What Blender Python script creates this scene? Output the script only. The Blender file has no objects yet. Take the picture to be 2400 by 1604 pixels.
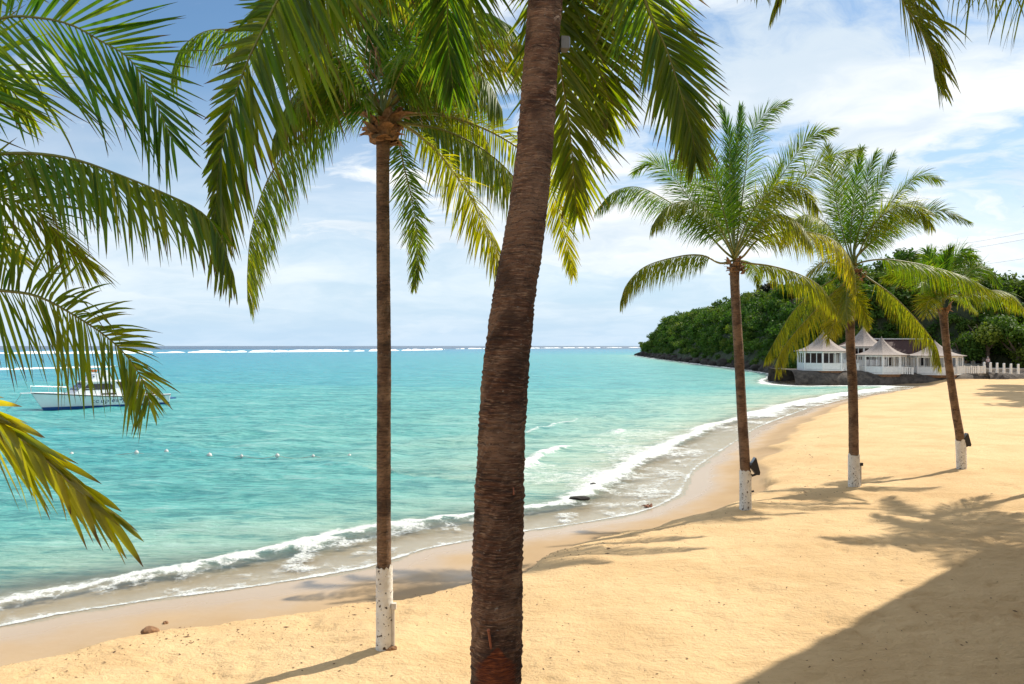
import bpy, math, random
import numpy as np
from mathutils import Vector, Matrix, Quaternion

random.seed(7)
RNG = np.random.default_rng(7)
R = math.radians
scene = bpy.context.scene
COL = scene.collection

# ------------------------------------------------------------------ camera
CAM_H = 5.6                       # camera height above the sea, metres
LENS = 28.0
F = 2400 * LENS / 36.0            # focal length in photograph pixels
HORIZON = 811.0
cam_d = bpy.data.cameras.new('camera')
cam = bpy.data.objects.new('camera', cam_d)
COL.objects.link(cam)
cam.location = (0, 0, CAM_H)
cam.rotation_euler = (R(90), 0, 0)
cam_d.lens = LENS
cam_d.sensor_width = 36
cam_d.shift_y = (HORIZON - 802) / 2400
cam_d.clip_start = 0.1
cam_d.clip_end = 60000
scene.camera = cam

# ------------------------------------------------------------------ sky and sun
SUN_EL, SUN_AZ = 47.0, 58.0       # azimuth clockwise from the view direction (+Y)
SUN = Vector((math.sin(R(SUN_AZ)) * math.cos(R(SUN_EL)), math.cos(R(SUN_AZ)) * math.cos(R(SUN_EL)), math.sin(R(SUN_EL))))
world = bpy.data.worlds.new('World')
scene.world = world
world.use_nodes = True


class NT:
    """small helper around a node tree"""
    def __init__(self, tree):
        self.t = tree
        tree.nodes.clear()

    def n(self, kind, _inputs=None, **props):
        nd = self.t.nodes.new(kind)
        for k, v in props.items():
            setattr(nd, k, v)
        for k, v in (_inputs or {}).items():
            self.set(nd.inputs[k], v)
        return nd

    def set(self, sock, v):
        if isinstance(v, bpy.types.NodeSocket):
            self.t.links.new(v, sock)
        elif isinstance(v, bpy.types.Node):
            self.t.links.new(v.outputs[0], sock)
        else:
            sock.default_value = v

    def math(self, op, a, b=0.0, c=0.0, clamp=False):
        nd = self.n('ShaderNodeMath', {0: a, 1: b, 2: c}, operation=op)
        nd.use_clamp = clamp
        return nd.outputs[0]

    def ramp(self, fac, stops, interp='LINEAR'):
        nd = self.n('ShaderNodeValToRGB', {0: fac})
        cr = nd.color_ramp
        cr.interpolation = interp
        while len(cr.elements) < len(stops):
            cr.elements.new(0.5)
        for e, (p, c) in zip(cr.elements, stops):
            e.position = p
            e.color = (c, c, c, 1) if isinstance(c, (int, float)) else (*c, 1)
        return nd.outputs[0]

    def smooth(self, x, lo, hi, a=0.0, b=1.0):
        nd = self.n('ShaderNodeMapRange', {0: x, 1: lo, 2: hi, 3: a, 4: b}, interpolation_type='SMOOTHSTEP')
        return nd.outputs[0]

    def lin(self, x, lo, hi, a=0.0, b=1.0):
        nd = self.n('ShaderNodeMapRange', {0: x, 1: lo, 2: hi, 3: a, 4: b})
        return nd.outputs[0]

    def mix(self, f, a, b, blend='MIX'):
        nd = self.t.nodes.new('ShaderNodeMix')
        nd.data_type = 'RGBA'
        nd.blend_type = blend
        for i, v in ((0, f), (6, a), (7, b)):
            if isinstance(v, tuple) and len(v) == 3:
                v = (*v, 1)
            self.set(nd.inputs[i], v)
        return nd.outputs[2]

    def noise(self, vec, scale, detail=4, rough=0.55, dist=0.0, out=0):
        i = {'Scale': scale, 'Detail': detail, 'Roughness': rough, 'Distortion': dist}
        if vec is not None:
            i['Vector'] = vec
        return self.n('ShaderNodeTexNoise', i).outputs[out]

    def mapping(self, vec, scale=(1, 1, 1), loc=(0, 0, 0)):
        return self.n('ShaderNodeMapping', {0: vec, 'Location': loc, 'Scale': scale}).outputs[0]

    def attr(self, name):
        return self.n('ShaderNodeAttribute', attribute_name=name)


CLOUD_A, CLOUD_B = (2.1, 14.1, 0), (13.0, 18.8, 0)
w = NT(world.node_tree)
sky = w.n('ShaderNodeTexSky', sky_type='NISHITA')
sky.sun_disc = False
sky.sun_elevation = R(SUN_EL)
sky.sun_rotation = R(SUN_AZ)
sky.altitude = 0
sky.air_density = 1.0
sky.dust_density = 0.15
sky.ozone_density = 3.0
gen = w.n('ShaderNodeTexCoord').outputs['Generated']
sep = w.n('ShaderNodeSeparateXYZ', {0: gen})
el_ = sep.outputs[2]
zc = w.math('ADD', w.math('MAXIMUM', el_, 0.0), 0.22)
u_ = w.math('DIVIDE', sep.outputs[0], zc)
v_ = w.math('DIVIDE', sep.outputs[1], zc)
pl = w.n('ShaderNodeCombineXYZ', {0: u_, 1: v_, 2: 0.0}).outputs[0]
warp = w.n('ShaderNodeVectorMath', {0: w.noise(pl, 1.1, 4, 0.55, out=1), 1: (0.5, 0.5, 0.5)}, operation='SUBTRACT').outputs[0]
pl2 = w.n('ShaderNodeVectorMath', {0: pl, 1: w.n('ShaderNodeVectorMath', {0: warp, 'Scale': 0.9}, operation='SCALE').outputs[0]}, operation='ADD').outputs[0]
big = w.noise(w.mapping(pl2, (0.62, 0.80, 1), CLOUD_A), 1.0, 2, 0.5)
fine = w.noise(w.mapping(pl2, (0.9, 1.25, 1), CLOUD_B), 1.5, 10, 0.63)
dens = w.math('ADD', w.math('MULTIPLY', big, 0.60), w.math('MULTIPLY', fine, 0.50))
cover = w.smooth(dens, 0.485, 0.592)
# thin high veil, thicker along the long low sight lines
veil = w.math('MULTIPLY', w.smooth(el_, 0.05, 0.34, 0.80, 0.04), w.smooth(fine, 0.25, 0.6, 0.65, 1.0))
cover = w.math('MAXIMUM', w.math('MULTIPLY', cover, 0.95), veil)
cover = w.math('MULTIPLY', cover, w.smooth(el_, 0.0, 0.14, 0.30, 1.0))
shade = w.noise(w.mapping(pl2, (1.0, 1.3, 1), (9.2, 2.2, 0)), 1.3, 6, 0.6)
ccol = w.mix(w.smooth(shade, 0.32, 0.66), (6.0, 6.9, 7.7), (9.4, 9.4, 9.3))
# sea haze low over the horizon
skyc = w.mix(1.0, sky.outputs[0], (0.80, 1.0, 1.06), 'MULTIPLY')
hz_c = w.mix(w.smooth(el_, -0.005, 0.22), (4.2, 5.9, 7.6), skyc)
bg = w.n('ShaderNodeBackground', {0: w.mix(cover, hz_c, ccol), 1: 0.10})
w.n('ShaderNodeOutputWorld', {0: bg.outputs[0]})

sun_d = bpy.data.lights.new('sun', 'SUN')
sun_d.energy = 4.6
sun_d.angle = R(0.55)
sun_d.color = (1.0, 0.93, 0.80)
sun_o = bpy.data.objects.new('sun', sun_d)
COL.objects.link(sun_o)
sun_o.rotation_euler = SUN.to_track_quat('Z', 'Y').to_euler()

scene.view_settings.view_transform = 'Standard'
scene.view_settings.look = 'None'
scene.view_settings.exposure = 0.32
scene.view_settings.gamma = 1.0
scene.view_settings.use_curve_mapping = False
scene.cycles.max_bounces = 8
scene.cycles.transparent_max_bounces = 16


# ------------------------------------------------------------------ helpers
def at(px, py, d):
    """point at distance d (metres ahead) seen at photograph pixel px, py"""
    return Vector(((px - 1200) / F * d, d, CAM_H - (py - HORIZON) / F * d))


def hash2(ix, iy, seed):
    h = (ix.astype(np.int64) * 374761393 + iy.astype(np.int64) * 668265263 + seed * 1442695041) & 0x7fffffff
    h = ((h ^ (h >> 13)) * 1274126177) & 0x7fffffff
    h = h ^ (h >> 16)
    return (h & 0xffffff) / float(0xffffff)


def vnoise(x, y, seed=0):
    x = np.asarray(x, float)
    y = np.asarray(y, float)
    ix, iy = np.floor(x), np.floor(y)
    fx, fy = x - ix, y - iy
    fx = fx * fx * fx * (fx * (fx * 6 - 15) + 10)
    fy = fy * fy * fy * (fy * (fy * 6 - 15) + 10)
    a, b = hash2(ix, iy, seed), hash2(ix + 1, iy, seed)
    c, d = hash2(ix, iy + 1, seed), hash2(ix + 1, iy + 1, seed)
    return (a + (b - a) * fx) * (1 - fy) + (c + (d - c) * fx) * fy


def fbm(x, y, seed=0, octv=4, gain=0.5):
    s, a, t = 0.0, 1.0, 0.0
    for k in range(octv):
        s = s + a * vnoise(x * 2 ** k + 17.3 * k, y * 2 ** k - 9.1 * k, seed + k)
        t += a
        a *= gain
    return s / t


def sstep(x, a, b):
    t = np.clip((np.asarray(x, float) - a) / (b - a), 0, 1)
    return t * t * (3 - 2 * t)


def mesh_np(V, faces, attrs=None, smooth=False):
    """V (n,3); faces either an (m,4)/(m,3) int array or a list of such arrays / lists"""
    me = bpy.data.meshes.new('mesh')
    V = np.asarray(V, np.float32)
    if isinstance(faces, np.ndarray):
        m, k = faces.shape
        me.vertices.add(len(V))
        me.vertices.foreach_set('co', V.ravel())
        me.loops.add(m * k)
        me.polygons.add(m)
        me.loops.foreach_set('vertex_index', faces.astype(np.int32).ravel())
        me.polygons.foreach_set('loop_start', np.arange(0, m * k, k, dtype=np.int32))
        me.polygons.foreach_set('loop_total', np.full(m, k, np.int32))
        me.update(calc_edges=True)
    else:
        me.from_pydata([tuple(v) for v in V], [], faces)
        me.update()
    for name, arr in (attrs or {}).items():
        at_ = me.attributes.new(name, 'FLOAT', 'POINT')
        at_.data.foreach_set('value', np.asarray(arr, np.float32).ravel())
    if smooth:
        me.polygons.foreach_set('use_smooth', np.ones(len(me.polygons), bool))
    me.validate()
    return me


def link(name, me, mat=None, parent=None, **props):
    o = bpy.data.objects.new(name, me)
    COL.objects.link(o)
    if mat is not None and me is not None and len(me.materials) == 0:
        me.materials.append(mat)
    if parent is not None:
        o.parent = parent
    for k, v in props.items():
        o[k] = v
    return o


def empty(name, loc=(0, 0, 0), rz=0.0, **props):
    o = bpy.data.objects.new(name, None)
    COL.objects.link(o)
    o.location = loc
    o.rotation_euler = (0, 0, rz)
    o.empty_display_size = 0.3
    for k, v in props.items():
        o[k] = v
    return o


class MB:
    """collects simple solids; .build links them as one mesh object"""
    def __init__(self):
        self.v, self.f = [], []

    def add(self, vs, fs):
        b = len(self.v)
        self.v += [tuple(v) for v in vs]
        self.f += [tuple(i + b for i in f) for f in fs]
        return self

    def box(self, c, s, rz=0.0, taper=1.0):
        cx, cy, cz = c
        hx, hy, hz = s[0] / 2, s[1] / 2, s[2] / 2
        ca, sa = math.cos(rz), math.sin(rz)
        vs = []
        for z, k in ((-hz, 1.0), (hz, taper)):
            for x, y in ((-hx, -hy), (hx, -hy), (hx, hy), (-hx, hy)):
                x, y = x * k, y * k
                vs.append((cx + x * ca - y * sa, cy + x * sa + y * ca, cz + z))
        return self.add(vs, [(3, 2, 1, 0), (4, 5, 6, 7), (0, 1, 5, 4), (1, 2, 6, 5), (2, 3, 7, 6), (3, 0, 4, 7)])

    def tube(self, pts, radii, n=8, cap=True):
        pts = [Vector(p) for p in pts]
        if isinstance(radii, (int, float)):
            radii = [radii] * len(pts)
        vs, fs = [], []
        ref = None
        for i, p in enumerate(pts):
            t = (pts[min(i + 1, len(pts) - 1)] - pts[max(i - 1, 0)]).normalized()
            if ref is None:
                ref = Vector((1, 0, 0)) if abs(t.x) < 0.8 else Vector((0, 1, 0))
            a = (ref - t * ref.dot(t)).normalized()
            ref = a
            b = t.cross(a)
            for k in range(n):
                th = 2 * math.pi * k / n
                vs.append(p + (a * math.cos(th) + b * math.sin(th)) * radii[i])
        for i in range(len(pts) - 1):
            for k in range(n):
                k2 = (k + 1) % n
                fs.append((i * n + k, i * n + k2, (i + 1) * n + k2, (i + 1) * n + k))
        if cap:
            fs.append(tuple(range(n - 1, -1, -1)))
            fs.append(tuple((len(pts) - 1) * n + k for k in range(n)))
        return self.add(vs, fs)

    def build(self, name, mat, parent=None, smooth=False, **props):
        me = bpy.data.meshes.new(name)
        me.from_pydata(self.v, [], self.f)
        me.update()
        if smooth:
            me.polygons.foreach_set('use_smooth', np.ones(len(me.polygons), bool))
        return link(name, me, mat, parent, **props)


# ------------------------------------------------------------------ materials
def principled(name, build):
    m = bpy.data.materials.new(name)
    m.use_nodes = True
    t = NT(m.node_tree)
    out = t.n('ShaderNodeOutputMaterial')
    b = t.n('ShaderNodeBsdfPrincipled')
    t.set(out.inputs[0], b.outputs[0])
    build(t, b, out)
    return m


def objco(t):
    return t.n('ShaderNodeTexCoord').outputs['Object']


def geopos(t):
    return t.n('ShaderNodeNewGeometry').outputs['Position']


def bump(t, h, strength=0.5, dist=0.02, normal=None):
    i = {'Strength': strength, 'Distance': dist, 'Height': h}
    if normal is not None:
        i['Normal'] = normal
    return t.n('ShaderNodeBump', i).outputs[0]


def plain(name, col, rough=0.6, var=0.18, scale=3.0, metal=0.0, bumps=0.15):
    def f(t, b, out):
        p = objco(t)
        n = t.noise(p, scale, 6, 0.6)
        dark = tuple(c * (1 - var) for c in col)
        lite = tuple(min(1, c * (1 + var)) for c in col)
        t.set(b.inputs['Base Color'], t.mix(t.smooth(n, 0.3, 0.7), dark, lite))
        t.set(b.inputs['Roughness'], t.lin(n, 0.2, 0.8, rough - 0.08, rough + 0.08))
        b.inputs['Metallic'].default_value = metal
        t.set(b.inputs['Normal'], bump(t, t.noise(p, scale * 12, 4), bumps, 0.01))
    return principled(name, f)


def m_leaf():
    def f(t, b, out):
        rnd = t.attr('rnd').outputs['Fac']
        tt = t.attr('tt').outputs['Fac']
        age = t.attr('age').outputs['Fac']
        young = t.mix(rnd, (0.030, 0.115, 0.010), (0.080, 0.185, 0.018))
        old = t.mix(rnd, (0.200, 0.205, 0.010), (0.340, 0.290, 0.018))
        c = t.mix(age, young, old)
        streak = t.noise(t.mapping(objco(t), (9, 9, 9)), 2.5, 3, 0.6)
        c = t.mix(t.smooth(streak, 0.45, 0.8, 0.0, 0.35), c, (0.11, 0.12, 0.02))
        # dry brown tips
        edge = t.math('ADD', tt, t.math('MULTIPLY', t.math('SUBTRACT', rnd, 0.5), 0.24))
        tip = t.smooth(edge, 0.80, 1.02)
        c = t.mix(tip, c, (0.085, 0.048, 0.022))
        t.set(b.inputs['Base Color'], c)
        b.inputs['Roughness'].default_value = 0.42
        b.inputs['Specular IOR Level'].default_value = 0.45
        tr_c = t.mix(1.0, c, t.mix(age, (2.3, 2.0, 0.45), (2.6, 2.4, 0.2)), 'MULTIPLY')
        tr = t.n('ShaderNodeBsdfTranslucent', {0: tr_c})
        mx = t.n('ShaderNodeMixShader', {0: 0.54, 1: b.outputs[0], 2: tr.outputs[0]})
        t.set(out.inputs[0], mx.outputs[0])
    return principled('palm_leaf', f)


def m_stalk():
    def f(t, b, out):
        age = t.attr('age').outputs['Fac']
        n = t.noise(objco(t), 14, 4)
        c = t.mix(age, (0.16, 0.19, 0.035), (0.33, 0.26, 0.05))
        c = t.mix(t.smooth(n, 0.5, 0.75, 0, 0.6), c, (0.17, 0.10, 0.04))
        t.set(b.inputs['Base Color'], c)
        b.inputs['Roughness'].default_value = 0.45
    return principled('palm_stalk', f)


def m_trunk(name, base, lite, streak=1.0):
    def f(t, b, out):
        p = objco(t)
        ring = t.attr('ring').outputs['Fac']
        stain = t.attr('stain').outputs['Fac']
        h1 = t.noise(t.mapping(p, (3.2, 3.2, 30)), 1.6, 7, 0.68)
        h2 = t.noise(t.mapping(p, (8, 8, 95)), 1.5, 5, 0.65)
        big = t.noise(t.mapping(p, (2.2, 2.2, 2.6)), 1.2, 4, 0.6)
        dark = tuple(c * 0.30 for c in base)
        c = t.mix(t.smooth(h1, 0.36, 0.64), dark, base)
        c = t.mix(t.smooth(big, 0.40, 0.62, 0.0, 0.70), c, t.mix(0.55, c, lite))
        c = t.mix(t.smooth(h2, 0.52, 0.66, 0.0, 0.80 * streak), c, lite)
        c = t.mix(t.math('MULTIPLY', t.smooth(ring, 0.74, 0.96), t.smooth(h1, 0.35, 0.65, 0.92, 0.45)), c, tuple(k * 0.18 for k in base))
        c = t.mix(t.smooth(t.noise(t.mapping(p, (2.6, 2.6, 3.4), (4, 2, 7)), 1.0, 4, 0.6), 0.50, 0.66, 0.0, 0.72), c, tuple(k * 0.22 for k in base))
        # pale lichen flecks
        fl = t.noise(t.mapping(p, (26, 26, 46)), 1.0, 3, 0.5)
        c = t.mix(t.smooth(fl, 0.70, 0.75, 0, 0.75), c, (0.50, 0.41, 0.33))
        st = t.smooth(t.math('ADD', stain, t.math('MULTIPLY', t.math('SUBTRACT', h1, 0.5), 0.7)), 0.42, 0.66)
        c = t.mix(t.math('MULTIPLY', st, 0.9), c, t.mix(t.smooth(h2, 0.4, 0.65), (0.13, 0.024, 0.008), (0.46, 0.105, 0.020)))
        t.set(b.inputs['Base Color'], c)
        b.inputs['Roughness'].default_value = 0.85
        hh = t.math('ADD', t.math('MULTIPLY', h1, 0.55), t.math('MULTIPLY', h2, 0.45))
        t.set(b.inputs['Normal'], bump(t, hh, 1.0, 0.045))
    return principled(name, f)


def m_paint():
    def f(t, b, out):
        p = objco(t)
        ch = t.noise(t.mapping(p, (1, 1, 0.8)), 22, 3, 0.5)
        lowfac = t.attr('low').outputs['Fac']
        thr = t.lin(lowfac, 0, 1, 0.665, 0.585)
        chip = t.smooth(t.math('SUBTRACT', ch, thr), 0.0, 0.02)
        dirt = t.noise(p, 5, 5)
        c = t.mix(t.smooth(dirt, 0.35, 0.75), (0.80, 0.78, 0.73), (0.62, 0.58, 0.52))
        c = t.mix(chip, c, (0.06, 0.035, 0.022))
        t.set(b.inputs['Base Color'], c)
        b.inputs['Roughness'].default_value = 0.8
        t.set(b.inputs['Normal'], bump(t, t.math('SUBTRACT', t.noise(t.mapping(p, (6, 6, 30)), 2, 4), t.math('MULTIPLY', chip, 0.4)), 0.6, 0.01))
    return principled('white_trunk_paint', f)


def m_sand():
    def f(t, b, out):
        p = geopos(t)
        s = t.attr('shore').outputs['Fac']
        mid = t.noise(p, 0.42, 6, 0.62)
        fine_ = t.noise(p, 9, 5, 0.6)
        grain = t.noise(p, 160, 2, 0.5)
        c = t.mix(t.smooth(mid, 0.3, 0.7), (0.705, 0.495, 0.268), (0.605, 0.408, 0.210))
        c = t.mix(t.smooth(fine_, 0.5, 0.8, 0, 0.40), c, (0.55, 0.36, 0.17))
        c = t.mix(t.smooth(grain, 0.55, 0.8, 0, 0.30), c, (0.45, 0.31, 0.17))
        drift = t.noise(t.mapping(p, (0.22, 0.5, 1), (3, 1, 0)), 1.0, 7, 0.66, 0.5)
        c = t.mix(t.smooth(drift, 0.52, 0.68, 0, 0.42), c, (0.50, 0.315, 0.15))
        speck = t.noise(p, 26, 2, 0.4)
        c = t.mix(t.smooth(speck, 0.765, 0.80, 0, 0.8), c, (0.13, 0.075, 0.04))
        # damp and wet sand towards the water; damp tone also darkened as scarp shade
        wob = t.math('MULTIPLY', t.math('SUBTRACT', t.noise(p, 0.45, 4), 0.5), 2.2)
        sw = t.math('ADD', s, wob)
        damp = t.smooth(t.math('ADD', s, t.math('MULTIPLY', wob, 0.25)), 2.75, 3.25, 1.0, 0.0)
        wet = t.smooth(sw, 0.5, 2.0, 1.0, 0.0)
        c = t.mix(t.math('MULTIPLY', damp, 0.72), c, (0.32, 0.222, 0.135))
        c = t.mix(t.math('MULTIPLY', wet, 0.5), c, (0.47, 0.36, 0.245))
        t.set(b.inputs['Base Color'], c)
        t.set(b.inputs['Roughness'], t.lin(wet, 0, 1, 0.95, 0.24))
        t.set(b.inputs['Specular IOR Level'], t.lin(wet, 0, 1, 0.15, 0.5))
        h = t.math('ADD', t.math('MULTIPLY', t.noise(t.mapping(p, (3.2, 5.5, 4)), 1.0, 6, 0.66, 0.6), 1.0), t.math('MULTIPLY', t.noise(p, 15, 4, 0.6), 0.5))
        h = t.math('MULTIPLY', h, t.lin(damp, 0, 1, 1.0, 0.06))
        t.set(b.inputs['Normal'], bump(t, h, 0.75, 0.085))
    return principled('sand', f)


def m_water():
    def f(t, b, out):
        p = geopos(t)
        wd = t.attr('offshore').outputs['Fac']       # metres from the waterline
        foam = t.attr('foam').outputs['Fac']
        dep = t.attr('depth').outputs['Fac']
        lw = t.math('LOGARITHM', t.math('MAXIMUM', wd, 1.0), 10.0)   # 0..4.5
        patch = t.noise(t.mapping(p, (0.05, 0.09, 1)), 1.0, 4, 0.55)
        lwp = t.math('ADD', lw, t.math('MULTIPLY', t.math('SUBTRACT', patch, 0.5), 0.8))
        body = t.ramp(t.math('DIVIDE', lwp, 4.0, clamp=True), [
            (0.00, (0.52, 0.47, 0.32)), (0.12, (0.36, 0.51, 0.39)), (0.24, (0.125, 0.41, 0.365)),
            (0.40, (0.050, 0.345, 0.355)), (0.54, (0.020, 0.295, 0.37)), (0.66, (0.005, 0.235, 0.365)),
            (0.735, (0.004, 0.195, 0.34)), (0.755, (0.008, 0.060, 0.140)), (0.85, (0.008, 0.048, 0.12))])
        # small wavelet relief
        wv1 = t.noise(t.mapping(p, (0.55, 1.25, 1)), 1.0, 3, 0.5, 0.3)
        wv2 = t.noise(t.mapping(p, (1.8, 3.6, 1)), 1.0, 4, 0.6, 0.2)
        wv3 = t.noise(t.mapping(p, (0.10, 0.28, 1)), 1.0, 3, 0.5)
        h = t.math('ADD', t.math('ADD', t.math('MULTIPLY', wv1, 0.30), t.math('MULTIPLY', wv2, 0.12)), t.math('MULTIPLY', wv3, 0.55))
        h = t.math('ADD', h, t.math('MULTIPLY', t.noise(t.mapping(p, (0.16, 0.55, 1)), 1.0, 9, 0.72, 0.4), 0.6))
        nrm = bump(t, h, 1.0, 0.75)
        rip1 = t.noise(t.mapping(p, (0.16, 0.55, 1)), 1.0, 9, 0.72, 0.4)
        rip2 = t.noise(t.mapping(p, (1.1, 3.6, 1)), 1.0, 6, 0.68, 0.3)
        rip = t.math('ADD', t.math('MULTIPLY', rip1, 0.52), t.math('MULTIPLY', rip2, 0.48))
        body = t.mix(t.smooth(rip, 0.42, 0.53, 0.85, 0.0), body, t.mix(1.0, body, (0.24, 0.54, 0.62), 'MULTIPLY'))  # shading of the wave faces painted into the water colour
        body = t.mix(t.smooth(rip, 0.51, 0.64, 0.0, 0.42), body, (0.45, 0.62, 0.60))  # pale ripple highlights painted in as colour
        dif = t.n('ShaderNodeBsdfDiffuse', {'Color': body, 'Normal': nrm})
        glo = t.n('ShaderNodeBsdfGlossy', {'Color': (1, 1, 1, 1), 'Roughness': 0.22, 'Normal': nrm})
        fr = t.n('ShaderNodeFresnel', {'IOR': 1.33, 'Normal': nrm}).outputs[0]
        fr = t.math('MINIMUM', t.math('MULTIPLY', fr, 0.8), 0.42)
        surf = t.n('ShaderNodeMixShader', {0: fr, 1: dif.outputs[0], 2: glo.outputs[0]}).outputs[0]
        # shallow film: the sand shows through
        clear = t.n('ShaderNodeBsdfTransparent', {0: (0.93, 0.97, 0.95, 1)})
        film = t.n('ShaderNodeMixShader', {0: t.math('MULTIPLY', fr, 0.55), 1: clear.outputs[0], 2: glo.outputs[0]}).outputs[0]
        dn = t.math('ADD', dep, t.math('MULTIPLY', t.math('SUBTRACT', wv1, 0.5), 0.10))
        op = t.smooth(dn, 0.02, 0.50)
        surf = t.n('ShaderNodeMixShader', {0: op, 1: film, 2: surf}).outputs[0]
        # foam: lacy where thin, solid where thick
        cell = t.n('ShaderNodeTexVoronoi', {'Vector': t.n('ShaderNodeVectorMath', {0: p, 1: t.n('ShaderNodeVectorMath', {0: t.noise(p, 1.6, 4, 0.6, out=1), 'Scale': 1.1}, operation='SCALE').outputs[0]}, operation='ADD').outputs[0], 'Scale': 2.6, 'Randomness': 1.0}, feature='DISTANCE_TO_EDGE').outputs[0]
        wp = t.noise(p, 2.2, 6, 0.68)
        wf = t.noise(p, 13.0, 6, 0.7)
        lace = t.math('ADD', t.math('MULTIPLY', t.smooth(cell, 0.0, 0.30, 1.0, 0.0), 0.16), t.math('ADD', t.math('MULTIPLY', wp, 0.85), t.math('MULTIPLY', wf, 0.50)))
        fm = t.smooth(t.math('ADD', foam, t.math('SUBTRACT', lace, 0.80)), 0.24, 0.68)
        whitecap = t.smooth(t.noise(t.mapping(p, (0.35, 0.9, 1)), 1.0, 7, 0.7), 0.735, 0.78, 0, 0.55)
        fcol = t.mix(t.smooth(wf, 0.3, 0.7), (0.66, 0.70, 0.68), (0.88, 0.88, 0.85))
        fd = t.n('ShaderNodeBsdfDiffuse', {'Color': fcol, 'Normal': bump(t, t.math('ADD', wp, wf), 0.8, 0.12)})
        fmx = t.math('MAXIMUM', fm, t.math('MULTIPLY', whitecap, t.smooth(wd, 8, 25)))
        surf = t.n('ShaderNodeMixShader', {0: fmx, 1: surf, 2: fd.outputs[0]}).outputs[0]
        t.set(out.inputs[0], surf)
    return principled('sea_water', f)


def m_rock(name, c1, c2, scale=1.0):
    def f(t, b, out):
        p = geopos(t)
        n = t.noise(p, 0.9 * scale, 8, 0.65)
        n2 = t.noise(p, 5 * scale, 5, 0.6)
        c = t.mix(t.smooth(n, 0.3, 0.7), c1, c2)
        c = t.mix(t.smooth(n2, 0.55, 0.8, 0, 0.6), c, tuple(k * 0.3 for k in c1))
        t.set(b.inputs['Base Color'], c)
        b.inputs['Roughness'].default_value = 0.9
        t.set(b.inputs['Normal'], bump(t, t.math('ADD', n, t.math('MULTIPLY', n2, 0.4)), 1.0, 0.25))
    return principled(name, f)


def m_foliage(name, dark, lite, tint=(0.17, 0.20, 0.035)):
    def f(t, b, out):
        rnd = t.attr('rnd').outputs['Fac']
        clump = t.attr('clump').outputs['Fac']
        c = t.mix(rnd, dark, lite)
        c = t.mix(t.smooth(clump, 0.45, 0.95, 0, 0.7), c, tint)
        t.set(b.inputs['Base Color'], c)
        b.inputs['Roughness'].default_value = 0.6
        b.inputs['Specular IOR Level'].default_value = 0.12
        tr = t.n('ShaderNodeBsdfTranslucent', {0: t.mix(1.0, c, (1.7, 1.8, 0.6), 'MULTIPLY')})
        mx = t.n('ShaderNodeMixShader', {0: 0.3, 1: b.outputs[0], 2: tr.outputs[0]})
        t.set(out.inputs[0], mx.outputs[0])
    return principled(name, f)


def m_shingle():
    def f(t, b, out):
        p = objco(t)
        sp = t.n('ShaderNodeSeparateXYZ', {0: p})
        rows = t.math('FRACT', t.math('MULTIPLY', sp.outputs[2], 6.0))
        n = t.noise(t.mapping(p, (3, 3, 6)), 2.0, 6, 0.65)
        c = t.mix(t.smooth(n, 0.3, 0.7), (0.22, 0.18, 0.16), (0.42, 0.36, 0.325))
        c = t.mix(t.smooth(rows, 0.82, 1.0, 0, 0.5), c, (0.12, 0.10, 0.09))
        t.set(b.inputs['Base Color'], c)
        b.inputs['Roughness'].default_value = 0.9
        t.set(b.inputs['Normal'], bump(t, t.math('ADD', rows, n), 0.6, 0.04))
    return principled('weathered_shingle', f)


def m_glass(name, col, rough=0.08):
    def f(t, b, out):
        n = t.noise(objco(t), 2.0, 2)
        t.set(b.inputs['Base Color'], t.mix(n, col, tuple(c * 1.5 for c in col)))
        b.inputs['Roughness'].default_value = rough
        b.inputs['Specular IOR Level'].default_value = 0.6
    return principled(name, f)


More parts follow.
